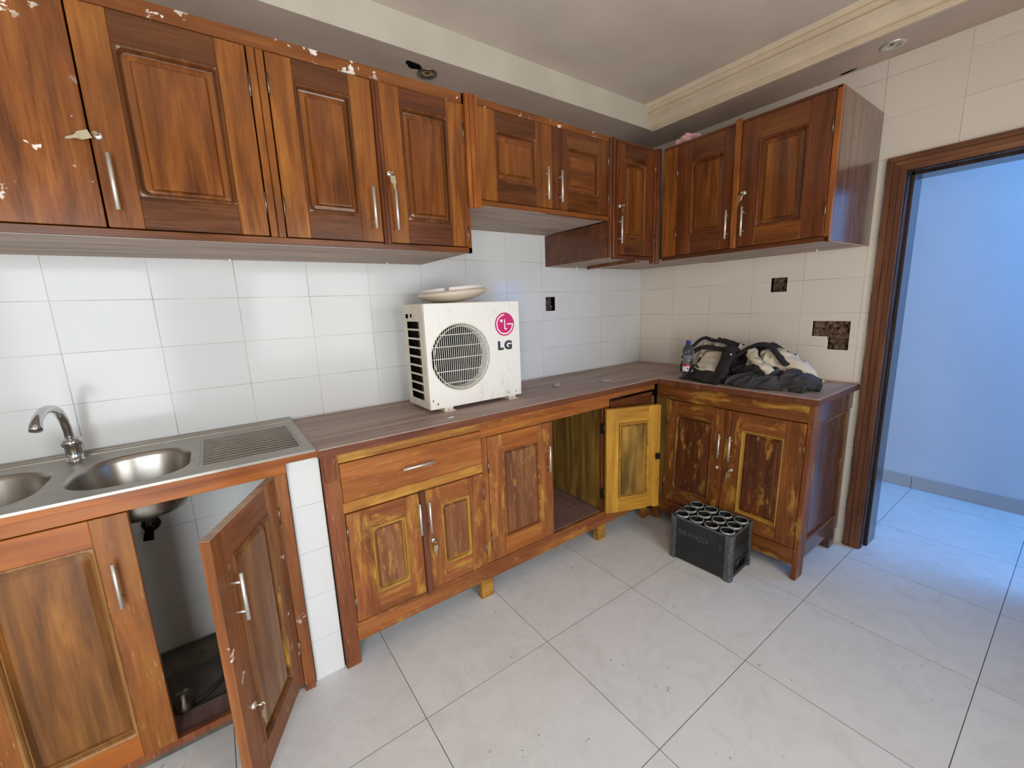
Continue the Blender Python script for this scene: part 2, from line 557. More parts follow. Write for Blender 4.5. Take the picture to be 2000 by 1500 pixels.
def wall_sheet(name, rect, holes, place, th, mat):
    mb = MB()
    for (a0, a1, z0, z1) in minus(rect, holes):
        place(mb, a0, a1, z0, z1, 0.0, th)
    return struct(obj(name, mb, mat))


place_b = lambda mb, a0, a1, z0, z1, d0, d1: mb.box(a0, a1, d0, d1, z0, z1)          # back wall: depth = +y
place_r = lambda mb, s0, s1, z0, z1, d0, d1: mb.box(d0, d1, -s1, -s0, z0, z1)         # right wall: depth = +x

wall_back = wall_sheet('wall_back', (-4.72, 0.2, 0.0, 2.95), HOLES_B, lambda mb, a, b, c, d, e, f: place_b(mb, a, b, c, d, TT, 0.2), 0.2, M['wgrout'])
wall_right = wall_sheet('wall_right', (0.0, 4.4, 0.0, 2.95), HOLES_R + [DOOR_R], lambda mb, a, b, c, d, e, f: place_r(mb, a, b, c, d, TT, 0.2), 0.2, M['wgrout'])


def tiles(parent, cols, rows, holes, place, gap=0.0008, mat=None, name='tile'):
    for c0, c1 in zip(cols[:-1], cols[1:]):
        for z0, z1 in zip(rows[:-1], rows[1:]):
            r = (c0 + gap, c1 - gap, z0 + gap, z1 - gap)
            if r[1] - r[0] < 0.01 or r[3] - r[2] < 0.01:
                continue
            ps = minus(r, holes)
            if not ps:
                continue
            mb = MB()
            for p in ps:
                place(mb, *p)
            ox = Vector((sum(v[0] for v in mb.v), sum(v[1] for v in mb.v), sum(v[2] for v in mb.v))) / len(mb.v)
            mb.v = [tuple(Vector(v) - ox) for v in mb.v]
            tilt = (random.uniform(-1, 1) * 0.0012, 0, random.uniform(-1, 1) * 0.0012)
            obj(name, mb, mat or M['wtile'], parent, ox, tilt)


def cut(rows, a, b):
    return [a] + [z for z in rows if a + 0.005 < z < b - 0.005] + [b]


bcols = [-4.0949 + 0.3 * i for i in range(14)] + [0.0]
tb_ = lambda mb, a, b, c, d: mb.box(a, b, 0.0, TT + 0.002, c, d)
tiles(wall_back, bcols, cut(ROWS, 1.0, 2.013), HOLES_B, tb_)
tiles(wall_back, [-3.7949, -3.4949, -3.1949, -2.8949], cut(ROWS, 0.03, 0.99), [], tb_)       # seen inside the sink cabinet
tiles(wall_back, bcols, cut(ROWS, 2.42, 2.70), [], tb_)                          # sliver above the corner cabinet
rcols = [0.0, 0.3077] + [0.3077 + 0.3 * i for i in range(1, 4)] + [1.5077, 1.8077, 2.1077, 2.4077, 2.7077, 3.0077, 3.3]
tr_ = lambda mb, a, b, c, d: mb.box(0.0, TT + 0.002, -b, -a, c, d)
CAS = (1.545, 2.60, -1, 2.205)
tiles(wall_right, rcols, cut(ROWS, 1.0, 2.70), HOLES_R + [CAS], tr_, mat=M['wtile_warm_lit'])
tiles(wall_right, [1.5077, 1.5577], cut(ROWS, 0.0, 1.0), [CAS], tr_, mat=M['wtile_warm_lit'])
tiles(wall_right, [2.60, 2.7077, 3.0077, 3.3], cut(ROWS, 0.0, 1.0), [CAS], tr_, mat=M['wtile_warm_lit'])

# broken-out socket holes: mortar-lined recesses with real depth
def recess(parent, place, rect, depth, mat):
    a0, a1, z0, z1 = rect
    mb = MB()
    place(mb, a0 - 0.01, a1 + 0.01, z0 - 0.01, z1 + 0.01, depth, depth + 0.02)
    for (p, q, r, s) in ((a0 - 0.008, a0, z0, z1), (a1, a1 + 0.008, z0, z1), (a0, a1, z0 - 0.008, z0), (a0, a1, z1, z1 + 0.008)):
        place(mb, p, q, r, s, 0.004, depth)
    for k in range(14):
        a, z = random.uniform(a0, a1 - 0.015), random.uniform(z0, z1 - 0.015)
        w = random.uniform(0.008, 0.03)
        place(mb, a, min(a1, a + w), z, min(z1, z + w * 0.7), depth - random.uniform(0.003, 0.014), depth)
    return obj('socket_recess', mb, mat, parent)


recess(wall_back, place_b, HOLES_B[0], 0.045, M['mortar_d'])
recess(wall_right, place_r, HOLES_R[0], 0.035, M['rubble'])
recess(wall_right, place_r, HOLES_R[1], 0.022, M['rubble'])
recess(wall_right, place_r, HOLES_R[2], 0.030, M['rubble'])
wm = MB()
wm.tube([(0.02, -1.375, 1.34), (0.004, -1.378, 1.30), (0.0, -1.364, 1.27), (0.004, -1.362, 1.235), (0.012, -1.372, 1.215)], 0.0022, 6)
wm.tube([(0.018, -1.40, 1.35), (0.008, -1.395, 1.30), (0.012, -1.40, 1.25)], 0.0022, 6)
obj('wire', wm, M['red_wire'], wall_right)

# floor: grout bed and 60 cm tiles
fb = MB().box(-4.72, 1.5, -4.6, 1.2, -0.06, -0.0007)
floor = struct(obj('floor', fb, M['fgrout']))
fx = [-2.5536 + 0.6 * i for i in range(-4, 7)]
fx = [x for x in fx if x > -4.6] + [1.3]
fy = [-1.0116 - 0.6 * j for j in range(-1, 5)]
for x0, x1 in zip(fx[:-1], fx[1:]):
    for y0, y1 in zip(fy[1:], fy[:-1]):
        g = 0.0013
        mb = MB().box(-(x1 - x0) / 2 + g, (x1 - x0) / 2 - g, -(y1 - y0) / 2 + g, (y1 - y0) / 2 - g, -0.004, 0)
        obj('tile', mb, M['ftile'], floor, ((x0 + x1) / 2, (y0 + y1) / 2, 0), (random.uniform(-1, 1) * 0.0006, random.uniform(-1, 1) * 0.0006, 0))

# ceiling, dropped soffits, fascia and cornice
ceil = struct(obj('ceiling', MB().box(-4.72, 1.5, -4.6, 1.2, 2.845, 2.95), M['paint']))
sof = MB()
sof.box(-4.7, 0.0, -0.296, 0.0, 2.70, 2.845)
sof.box(-0.30, 0.0, -3.5, -0.296, 2.70, 2.845)
struct(obj('trim_1', sof, M['soffit']))
fas = MB().box(-4.7, -0.30, -0.302, -0.296, 2.70, 2.845)
struct(obj('trim_2', fas, M['fascia']))
prof = [(0.0, 2.690), (-0.016, 2.690), (-0.016, 2.700), (-0.024, 2.703), (-0.024, 2.711), (-0.012, 2.715), (-0.012, 2.722), (-0.020, 2.726), (-0.030, 2.742),
        (-0.046, 2.760), (-0.064, 2.772), (-0.070, 2.776), (-0.070, 2.784), (-0.056, 2.788), (-0.056, 2.794), (-0.068, 2.798), (-0.080, 2.806), (-0.080, 2.816), (-0.068, 2.820), (-0.090, 2.845), (0.0, 2.845)]
cr = MB()
cr.loops([[(-0.30 + p[0], y, p[1]) for p in prof] for y in (-0.302, -3.5)], 0, False, True, True)
struct(obj('trim_3', cr, M['cornice']))

# walls out of view that close the room: left wall with an opening, window wall behind the camera
struct(obj('wall_left', MB().box(-4.92, -4.72, -3.5, 0.0, 0.0, 2.95), M['wall']))
fw = MB()
for (a0, a1, z0, z1) in minus((-4.92, 0.0, 0.0, 2.95), [(-2.62, -1.14, 0.92, 2.10), (-4.50, -3.40, 0.0, 2.10)]):
    fw.box(a0, a1, -3.5, -3.3, z0, z1)
struct(obj('wall_front', fw, M['wall']))
wf = MB()
for (a0, a1, z0, z1) in minus((-2.62, -1.14, 0.92, 2.10), [(-2.57, -1.92, 0.97, 2.05), (-1.86, -1.19, 0.97, 2.05)]):
    wf.box(a0, a1, -3.43, -3.38, z0, z1)
struct(obj('window_1', wf, M['winframe']))

# corridor beyond the doorway
struct(obj('wall_corridor', MB().box(1.30, 1.45, -4.5, 1.1, 0, 2.845), M['corr']))
struct(obj('wall_corridor_end', MB().box(0.2, 1.30, 0.4, 0.55, 0, 2.845), M['corr']))
bbd = struct(obj('baseboard_corridor', MB().box(1.292, 1.3, -4.4, 0.4, 0.0, 0.086), M['fgrout']))
ys = [0.35, -0.10, -0.70, -1.012, -1.605, -2.20, -2.80, -3.40, -4.0]
for y1, y0 in zip(ys[:-1], ys[1:]):
    mb = MB().box(-0.006, 0.002, -(y1 - y0) / 2 + 0.0015, (y1 - y0) / 2 - 0.0015, 0.001, 0.09, c=0.001)
    obj('tile', mb, M['corr_tile'], bbd, (1.29, (y0 + y1) / 2, 0))

# doorway: casing with reeds, jamb
door = struct(empty('door_1', (0, -2.067, 0)))


def casing(name, which, mat):
    """three-reed architrave board, mitred at the top corners; which: left / right / head"""
    mb = MB()
    yi, yo, zi = -1.634 + 2.067, -2.50 + 2.067, 2.134
    W3, K = 0.077, 0.96
    for (t0, t1, d) in ((0.0, W3, 0.013), (0.0005, 0.0245, 0.0175), (0.0270, 0.0495, 0.0195), (0.0520, W3 - 0.0005, 0.0225)):
        if which == 'left':
            poly = [(yi + t0, 0), (yi + t1, 0), (yi + t1, zi + t1 * K), (yi + t0, zi + t0 * K)]
        elif which == 'right':
            poly = [(yo - t0, 0), (yo - t1, 0), (yo - t1, zi + t1 * K), (yo - t0, zi + t0 * K)]
        else:
            poly = [(yi + t0, zi + t0 * K), (yi + t1, zi + t1 * K), (yo - t1, zi + t1 * K), (yo - t0, zi + t0 * K)]
        mb.prism(poly, -d, 0.001, 'x')
    return obj(name, mb, mat, door)


casing('casing', 'left', W['case'])
casing('casing', 'right', W['case'])
casing('head_casing', 'head', W['case_h'])
for nm, (y0, y1) in (('jamb', (-1.640, -1.620)), ('jamb', (-2.514, -2.494))):
    mb = MB().box(0.0, 0.205, y0 + 2.067, y1 + 2.067, 0, 2.15, c=0.002)
    s = -1 if y0 > -2 else 1
    ya = (y0 if s < 0 else y1) + 2.067
    mb.box(0.06, 0.205, ya + s * 0.014, ya, 0, 2.136, c=0.002)
    obj(nm, mb, W['jamb'], door)
mb = MB().box(0.0, 0.205, -2.514 + 2.067, -1.620 + 2.067, 2.128, 2.150, c=0.002)
mb.box(0.06, 0.205, -0.433, 0.433, 2.116, 2.13, c=0.002)
obj('head_jamb', mb, W['jamb'], door)

# white tiled pier between the sink and the base units
pier = struct(obj('wall_partition', MB().box(-2.858, -2.740, -0.568, 0.0, 0, 0.975), M['wgrout']))
for z0, z1 in zip([0.0, 0.185, 0.385, 0.585, 0.785], [0.185, 0.385, 0.585, 0.785, 0.972]):
    mb = MB().box(-0.0575, 0.0575, -0.003, 0.002, -(z1 - z0) / 2 + 0.0004, (z1 - z0) / 2 - 0.0004, c=0.0003)
    obj('tile', mb, M['wtile'], pier, (-2.799, -0.568, (z0 + z1) / 2))


# ------------------------------------------------------------------ cabinet machinery
class Cab:
    """s runs along the front (left to right), d into the wall, z up"""

    def __init__(self, name, label, s0, zb, front, right=False, shear=0.0, ztop=0.97, cat='cabinet', group=None):
        self.s0, self.zb, self.k, self.zt = s0, zb, shear, ztop
        if right:
            self.e = empty(name, (front, -s0, zb), (0, 0, -PI / 2))
        else:
            self.e = empty(name, (s0, front, zb))
        tag(self.e, label, cat, group)

    def sh(self, p):
        z = p[2] + self.zb
        w = max(0.0, min(1.0, (0.45 - p[1]) / 0.4))
        return (p[0], p[1] - self.k * max(0, self.zt - z) * w, p[2])

    def part(self, name, boxes, mats, label=None, c=0.0015):
        mb = MB()
        for b in boxes:
            s0, s1, d0, d1, z0, z1 = b[:6]
            mb.box(s0 - self.s0, s1 - self.s0, d0, d1, z0 - self.zb, z1 - self.zb, b[6] if len(b) > 6 else 0, c=c)
        return obj(name, mb, mats, self.e, label=label, shear=self.sh if self.k else None)


def lathe_obj(name, prof, mat, parent, loc, rot=None, n=20):
    return obj(name, MB().lathe(prof, n), mat, parent, loc, rot)


def make_handle(parent, x, z, horiz, y=-0.004, L=0.152, mat=None):
    mb = MB()
    h = L / 2
    P = (lambda a, d: (a, d, 0)) if horiz else (lambda a, d: (0, d, a))
    mb.tube([P(-h, -0.030), P(h, -0.030)], 0.0056, 10)
    for s in (-1, 1):
        mb.tube([P(s * (h - 0.028), 0.0), P(s * (h - 0.028), -0.030)], 0.0038, 8)
    return obj('handle', mb, mat or M['nickel'], parent, (x, y, z))


def make_lock(parent, x, z, key=True, y=-0.004, long=False, tilt=0.0):
    mb = MB()
    mb.lathe([(0, -0.010), (0.0085, -0.010), (0.0105, -0.007), (0.0105, 0.0), (0, 0.0)], 20, axis='y')
    obj('lock', mb, M['nickel'], parent, (x, y, z))
    if key:
        k = MB()
        k.tube([(0, -0.012, 0), (0, -0.030, 0)], 0.0042, 8)
        k.lathe([(0.0065, -0.001), (0.0095, -0.001), (0.0095, 0.001), (0.0065, 0.001), (0.0065, -0.001)], 16, axis='x', o=(0.0, -0.03, -0.002))
        k.box(-0.011, 0.011, -0.032, -0.030, -0.040, -0.014, c=0.0005)
        k.prism([(-0.009, -0.040), (0.009, -0.040), (0.004, -0.048), (0.003, -0.066), (0.0, -0.070), (-0.003, -0.066), (-0.004, -0.048)], -0.032, -0.030, 'y')
        obj('key', k, M['key'], parent, (x, y, z), (0, tilt, 0))


def make_hinge(parent, x, z, L=0.066, mat=None, y=-0.004):
    mb = MB()
    mb.tube([(0, -0.0015, -L / 2), (0, -0.0015, L / 2)], 0.0034, 8)
    obj('hinge', mb, mat or M['hinge'], parent, (x, y, z))


def make_door(parent, loc, w, h, op, fld, mats, rotz=0.0, tiltx=0.0, hinge_right=False, handle=None, lock=None, hinges=(), r=0.0,
              both=False, th=0.028, name='door', label=None, edge_k=1.0, hmat=None, field_h=0.009, keytilt=0.0):
    """door in its own frame: x 0..w (or -w..0 when hinged at the right), front at y=0, z 0..h.
    op / fld: panel opening and raised field as (x0,x1,z0,z1). mats: stile, rail, panel, moulding"""
    d = empty(name, loc, (tiltx, 0, rotz), parent)
    if label:
        d['label'] = label
    ox = -w if hinge_right else 0.0
    X = lambda x: x + ox
    ox0, ox1, oz0, oz1 = op
    ms, mr, mp, mm = mats
    c = 0.0016
    obj('stile', MB().box(X(0), X(ox0), 0, th, 0, h, c=c), ms, d)
    obj('stile', MB().box(X(ox1), X(w), 0, th, 0, h, c=c), ms, d)
    obj('rail', MB().box(X(ox0), X(ox1), 0.0004, th, 0, oz0, c=c), mr, d)
    obj('rail', MB().box(X(ox0), X(ox1), 0.0004, th, oz1, h, c=c), mr, d)
    if both:
        th = 0.036
    faces = [(1, 0.0)] + ([(-1, th)] if both else [])
    for sgn, y0 in faces:
        mo, pm = MB(), MB()
        q = lambda a, dep, rad: [(X(px), y0 + sgn * dep, pz) for px, pz in rr(ox0 + a, ox1 - a, oz0 + a, oz1 - a, rad)]
        mo.loops([q(-0.001, 0.001, 0.0), q(0.001, -0.0025, [x * 0.4 for x in r] if isinstance(r, tuple) else r * 0.4), q(0.004, -0.0035, r), q(0.008, -0.001, r), q(0.011, 0.005, r), q(0.013, 0.014, r), q(0.017, 0.0155, r)], 0, False)
        obj('moulding', mo, mm, d)
        if fld:
            fx0, fx1, fz0, fz1 = fld
            F = lambda a, dep: [(X(px), y0 + sgn * dep, pz) for px, pz in rr(fx0 - a, fx1 + a, fz0 - a, fz1 + a, 0.0)]
            pm.loops([q(0.010, 0.0165, r), q(0.014, 0.0160, r), F(0.0075, 0.0125), F(0.0055, 0.0080), F(0.0015, 0.0018), F(0.0, 0.0014)], 0, False, False, True)
        else:
            pm.loops([q(0.010, 0.0145, r), q(0.016, 0.0145, r), q(0.030, 0.008, r), q(0.034, 0.006, r)], 0, False, False, True)
        obj('panel', pm, mp, d)
    obj('panel_back', MB().box(X(ox0), X(ox1), th - 0.006 if not both else 0.0165, th - 0.003 if not both else 0.0175, oz0, oz1), mp, d)
    if handle:
        make_handle(d, X(handle[0]), handle[1], False, 0.0, mat=hmat)
    if lock:
        make_lock(d, X(lock[0]), lock[1], lock[2] if len(lock) > 2 else True, 0.0, tilt=keytilt)
    for hx, hz in hinges:
        make_hinge(d, X(hx), hz, y=0.0)
    return d


UP = lambda st='amber_v', ra='rail_d', pa='panel_m', mo='mould': (W[st], W[ra], W[pa], W[mo])
YU = -0.58

# ------------------------------------------------------------------ wall cabinets
c1 = Cab('wall_cabinet', 'long varnished wall cabinet above the sink, with paint-flecked top rail and tall panelled doors', -3.95, 1.776, YU, group='varnished wall cabinets')
c1.part('top_rail', [(-3.95, -1.985, 0.0, 0.022, 2.395, 2.44)], W['rail_p'], 'varnished rail with white paint splashes')
c1.part('bottom_rail', [(-3.95, -1.985, 0.0, 0.022, 1.776, 1.800)], W['rail_m'])
c1.part('bottom_panel', [(-3.95, -1.985, 0.022, 0.578, 1.780, 1.796)], W['ply'], 'dusty greyish unvarnished underside')
c1.part('top_panel', [(-3.95, -1.985, 0.022, 0.575, 2.42, 2.436)], W['ply'])
c1.part('side_panel', [(-2.003, -1.985, 0.022, 0.578, 1.797, 2.419)], W['ply_y'])
c1.part('side_panel', [(-3.95, -3.932, 0.022, 0.578, 1.797, 2.419)], W['ply_y'])
c1.part('back_panel', [(-3.93, -2.005, 0.566, 0.574, 1.798, 2.418)], W['ply_y'])
c1.part('stile', [(-3.95, -3.91, 0.0, 0.022, 1.801, 2.394)], W['amber_v'])
c1.part('stile', [(-3.475, -3.447, 0.0, 0.022, 1.801, 2.394)], W['amber_v'])
c1.part('stile', [(-2.798, -2.775, 0.0, 0.022, 1.801, 2.394), (-2.773, -2.750, 0.0, 0.022, 1.801, 2.394)], W['amber_v'])
c1.part('stile', [(-2.003, -1.985, 0.0, 0.022, 1.776, 2.44)], W['trim_o'])
c1.part('plain_panel', [(-3.444, -3.221, -0.002, 0.018, 1.803, 2.392)], W['amber_p'], 'plain flat board door with paint flecks')
c1.part('plain_panel', [(-3.907, -3.478, -0.002, 0.018, 1.803, 2.392)], W['amber_p'])
c1.part('cover_strip', [(-2.397, -2.386, -0.016, 0.004, 1.794, 2.394), (-2.3865, -2.369, -0.012, 0.004, 1.794, 2.394)], W['red_v'], 'reddish cover strip', c=0.003)
e1 = c1.e
L1 = lambda s, z=1.803: (s + 3.95, -0.004, z - 1.776)
make_door(e1, L1(-3.216), 0.413, 0.588, (0.082, 0.331, 0.092, 0.503), (0.122, 0.292, 0.122, 0.462), UP(), handle=(0.031, 0.121), lock=(0.016, 0.246),
          hinges=((0.414, 0.472), (0.414, 0.11)), r=(0.02, 0.004, 0.004, 0.02), keytilt=1.2)
make_door(e1, L1(-2.746), 0.348, 0.588, (0.078, 0.266, 0.092, 0.514), (0.118, 0.235, 0.126, 0.475), UP(), handle=(0.314, 0.122), hinges=((0.0, 0.49), (0.0, 0.10)), r=(0.015, 0.004, 0.004, 0.004))
make_door(e1, L1(-2.367), 0.362, 0.590, (0.080, 0.286, 0.093, 0.522), (0.120, 0.252, 0.128, 0.480), UP('amber_v', 'red_h'), handle=(0.024, 0.122), lock=(0.013, 0.262),
          hinges=((0.363, 0.485), (0.363, 0.055)), r=(0.018, 0.004, 0.004, 0.004), keytilt=-0.15)

c2 = Cab('wall_cabinet', 'short wall cabinet with two small doors, hung higher above the air conditioner unit', -1.985, 1.990, YU, group='varnished wall cabinets')
c2.part('cover_strip', [(-1.996, -1.975, -0.020, -0.001, 1.972, 2.44), (-1.9745, -1.952, -0.024, -0.001, 1.970, 2.44), (-1.9515, -1.931, -0.020, -0.001, 1.972, 2.44)], W['trim_o'], 'reeded orange cover strip', c=0.004)
c2.part('top_rail', [(-1.984, -1.06, 0.0, 0.022, 2.409, 2.44)], W['rail_p'])
c2.part('bottom_rail', [(-1.984, -1.06, 0.0, 0.022, 1.990, 2.014)], W['rail_m'])
c2.part('bottom_panel', [(-1.984, -1.06, 0.022, 0.578, 1.994, 2.008)], W['ply'], 'dusty greyish underside')
c2.part('top_panel', [(-1.984, -1.06, 0.022, 0.575, 2.42, 2.436)], W['ply'])
c2.part('stile', [(-1.984, -1.934, 0.0, 0.022, 2.015, 2.408)], W['red_v'])
c2.part('stile', [(-1.068, -1.055, 0.0, 0.022, 2.015, 2.408)], W['red_v'])
c2.part('back_panel', [(-1.98, -1.06, 0.566, 0.574, 2.01, 2.418)], W['ply_y'])
L2 = lambda s, z=2.016: (s + 1.985, -0.004, z - 1.990)
make_door(c2.e, L2(-1.931), 0.441, 0.390, (0.098, 0.336, 0.090, 0.310), (0.118, 0.300, 0.132, 0.262), UP('amber_v', 'rail_d', 'panel_m', 'mould'), handle=(0.391, 0.110), r=(0.01, 0.004, 0.004, 0.01))
make_door(c2.e, L2(-1.487), 0.416, 0.390, (0.100, 0.336, 0.093, 0.312), (0.130, 0.306, 0.132, 0.268), UP('red_v', 'rail_d', 'rail_m', 'mould'), handle=(0.038, 0.105), hinges=((0.417, 0.30), (0.417, 0.10)), r=0.006)

c3 = Cab('wall_cabinet', 'narrow one-door wall cabinet filling the corner beside the short cabinet', -1.055, 1.778, YU, group='varnished wall cabinets')
c3.part('side_panel', [(-1.058, -1.042, 0.022, 0.578, 1.786, 1.989)], W['red_h'], 'exposed reddish brown side below the short cabinet')
c3.part('cover_strip', [(-1.055, -1.036, -0.006, 0.02, 1.786, 2.44), (-1.034, -1.013, -0.012, 0.02, 1.786, 2.44)], W['red_v'], c=0.004)
c3.part('top_rail', [(-1.012, -0.643, 0.0, 0.022, 2.424, 2.44)], W['red_h'])
c3.part('bottom_rail', [(-1.012, -0.643, 0.0, 0.022, 1.778, 1.803)], W['red_h'])
c3.part('bottom_panel', [(-1.04, -0.02, 0.022, 0.578, 1.784, 1.796)], W['ply'])
c3.part('top_panel', [(-1.04, -0.58, 0.022, 0.575, 2.42, 2.436)], W['ply'])
c3.part('corner_post', [(-0.642, -0.622, -0.004, 0.03, 1.762, 2.444), (-0.620, -0.602, -0.008, 0.03, 1.762, 2.450), (-0.600, -0.582, -0.006, 0.03, 1.762, 2.450)], W['red_v'], c=0.003)
make_door(c3.e, (-0.998 + 1.055, -0.004, 1.805 - 1.778), 0.354, 0.617, (0.070, 0.262, 0.092, 0.520), (0.100, 0.218, 0.125, 0.488), UP('red_v', 'rail_d', 'panel_m', 'red_v'), handle=(0.014, 0.136), lock=(0.022, 0.272),
          hinges=((0.354, 0.53), (0.354, 0.10)), r=0.004)
bt = MB().box(-0.018, 0.018, -0.235, 0.235, -0.011, 0.011, c=0.002)
obj('batten', bt, W['rail_m'], c3.e, (0.262, 0.215, -0.006), (0, 0, -0.12))

c4 = Cab('wall_cabinet', 'two-door wall cabinet on the right-hand wall, its end panel facing the doorway', 0.582, 1.776, YU, right=True, group='varnished wall cabinets')
c4.part('top_rail', [(0.60, 1.51, 0.0, 0.022, 2.432, 2.446)], W['red_h'])
c4.part('bottom_rail', [(0.60, 1.51, 0.0, 0.022, 1.776, 1.799)], W['red_h'])
c4.part('stile', [(0.598, 0.698, 0.0, 0.022, 1.800, 2.431)], W['amber_v'])
c4.part('stile', [(1.489, 1.512, 0.0, 0.022, 1.776, 2.446)], W['trim_o'])
c4.part('cover_strip', [(1.046, 1.076, -0.018, 0.004, 1.797, 2.456)], W['trim_o'], c=0.003)
c4.part('bottom_panel', [(0.60, 1.51, 0.022, 0.578, 1.780, 1.794)], W['ply'], 'dusty greyish underside')
c4.part('top_panel', [(0.60, 1.51, 0.022, 0.578, 2.428, 2.442)], W['ply'])
c4.part('end_panel', [(1.497, 1.513, 0.023, 0.578, 1.778, 2.446)], W['ply_y'], 'varnished end panel, dull at the top')
c4.part('top_block', [(1.365, 1.40, 0.50, 0.572, 2.443, 2.56)], W['red_v'])
L4 = lambda s, z=1.801: (s - 0.582, -0.004, z - 1.776)
make_door(c4.e, L4(0.700), 0.341, 0.629, (0.092, 0.284, 0.106, 0.522), (0.122, 0.252, 0.138, 0.490), UP('red_v', 'red_h', 'panel_m', 'red_v'), handle=(0.326, 0.126), hinges=((0.0, 0.49), (0.0, 0.13)), r=0.005)
make_door(c4.e, L4(1.079), 0.408, 0.629, (0.090, 0.308, 0.092, 0.524), (0.130, 0.266, 0.126, 0.486), UP('red_v', 'rail_m', 'panel_m', 'red_v'), handle=(0.033, 0.128), lock=(0.028, 0.276),
          hinges=((0.408, 0.486), (0.408, 0.122)), r=0.005, keytilt=0.3)

for cab_, sx_, sd_ in ((c1, -2.905, 0.545), (c1, -2.205, 0.520), (c3, -0.79, 0.545), (c4, 1.31, 0.45)):
    obj('wall_plug', MB().lathe([(0.0, -0.012), (0.004, -0.011), (0.005, 0.004), (0.0, 0.004)], 10), M['white_print'], cab_.e, (sx_ - cab_.s0 if sx_ < 0 else sx_ - cab_.s0, sd_, 1.780 - cab_.zb))

# ------------------------------------------------------------------ sink unit
YS = -0.60
s1 = Cab('sink_cabinet', 'base cabinet under the steel sink, one door wide open showing the pipes', -3.95, 0.0, YS)
s1.part('counter_edge', [(-3.95, -2.746, -0.022, 0.006, 0.988, 1.013)], W['sink_h'], 'orange wooden edging under the steel')
s1.part('apron_rail', [(-3.95, -2.86, -0.004, 0.018, 0.944, 0.985)], W['sink_h'])
s1.part('bottom_rail', [(-3.95, -2.905, 0.0, 0.022, 0.040, 0.068)], W['post'])
s1.part('stile', [(-2.903, -2.862, 0.0, 0.022, 0.028, 0.943)], W['od_v'])
s1.part('leg', [(-2.903, -2.865, 0.0, 0.03, 0.0, 0.027)], W['post'])
s1.part('leg', [(-3.93, -3.89, 0.0, 0.04, 0.0, 0.039)], W['post'])
s1.part('floor_slab', [(-3.93, -2.86, 0.026, 0.590, 0.0, 0.030)], M['slab'], 'bare grey concrete base')
s1.part('threshold_board', [(-3.93, -2.905, 0.024, 0.14, 0.030, 0.050)], W['shelf'])
s1.part('back_batten', [(-3.93, -2.87, 0.575, 0.590, 0.955, 0.985)], W['post'])
s1.part('side_panel', [(-3.95, -3.93, 0.022, 0.59, 0.03, 0.985)], W['ply_y'])
S = (W['sink_v'], W['sink_h'], W['sink_p'], W['sink_e'])
make_door(s1.e, (-3.742 + 3.95, -0.004, 0.070), 0.432, 0.870, (0.090, 0.342, 0.090, 0.782), None, S, handle=(0.378, 0.648), r=(0.004, 0.004, 0.02, 0.02),
          hinges=((0.0, 0.7), (0.0, 0.15)))
OD = (W['od_v'], W['od_h'], W['od_p'], W['rb_edge'])
make_door(s1.e, (-2.905 + 3.95, -0.004, 0.066), 0.432, 0.872, (0.095, 0.350, 0.095, 0.775), None, OD, rotz=math.radians(63.4), hinge_right=True, handle=(0.062, 0.655), lock=(0.056, 0.285),
          hinges=((0.432, 0.72), (0.432, 0.14)), r=(0.004, 0.004, 0.02, 0.02), label='open sink cabinet door with paint drips on its edge', name='open_door')
od = [c for c in s1.e.children if c.name.startswith('open_door')][0]
obj('top_edge', MB().box(-0.431, -0.001, 0.001, 0.027, 0.872, 0.8732), W['edge_pale'], od, label='pale bare top edge')

# stainless double-bowl sink with drainer
sink = tag(empty('sink', (-3.35, -0.30, 1.013)), 'stainless steel double-bowl sink with ribbed drainer set in the counter', 'sink')
SX0, SX1, SY0, SY1 = -3.95, -2.757, -0.622, -0.004
ZT = 1.021
bowls = [(-3.92, -3.520, -0.575, -0.165), (-3.474, -3.140, -0.572, -0.185)]
DR = (-3.115, -2.785, -0.535, -0.155)
deck = MB()


def bowl_loop(b, r, a=0.0, n=6):
    return rr(b[0] + a, b[1] - a, b[2] + a, b[3] - a, r, n)


def ring_deck(mb, outer, inner, z):
    """deck patch between an outer rectangle and the rounded bowl rim"""
    x0, x1, y0, y1 = outer
    o = []
    cx, cy = (x0 + x1) / 2, (y0 + y1) / 2
    n = len(inner) // 4
    for k in range(4):
        corner = ((x0, y0), (x1, y0), (x1, y1), (x0, y1))[k]
        o += [corner] * n
    mb.loops([[(p[0] + 3.35, p[1] + 0.30, z - 1.013) for p in o], [(p[0] + 3.35, p[1] + 0.30, z - 1.013) for p in inner]])


RB = [(0.13, 0.13, 0.15, 0.15), (0.15, 0.12, 0.12, 0.15)]
ring_deck(deck, (SX0, -3.497, SY0, -0.15), bowl_loop(bowls[0], RB[0]), ZT)
ring_deck(deck, (-3.497, -3.128, SY0, -0.15), bowl_loop(bowls[1], RB[1]), ZT)
dk = lambda x0, x1, y0, y1, z0, z1, c=0: deck.box(x0 + 3.35, x1 + 3.35, y0 + 0.30, y1 + 0.30, z0 - 1.013, z1 - 1.013, c=c)
dk(SX0, -3.128, -0.15, -0.075, ZT - 0.002, ZT)
dk(SX0, SX1, -0.078, -0.062, ZT - 0.002, ZT + 0.005, 0.0015)
dk(SX0, SX1, -0.062, -0.030, ZT - 0.002, ZT + 0.001)
dk(SX0, SX1, -0.030, SY1, ZT - 0.002, ZT + 0.006, 0.0015)
dk(-3.128, SX1, SY0, DR[2], ZT - 0.002, ZT)
dk(-3.128, SX1, DR[3], -0.075, ZT - 0.002, ZT)
dk(-3.128, DR[0], DR[2], DR[3], ZT - 0.002, ZT)
dk(DR[1], SX1, DR[2], DR[3], ZT - 0.002, ZT)
dk(DR[0], DR[1], DR[2], DR[3], ZT - 0.005, ZT - 0.002)
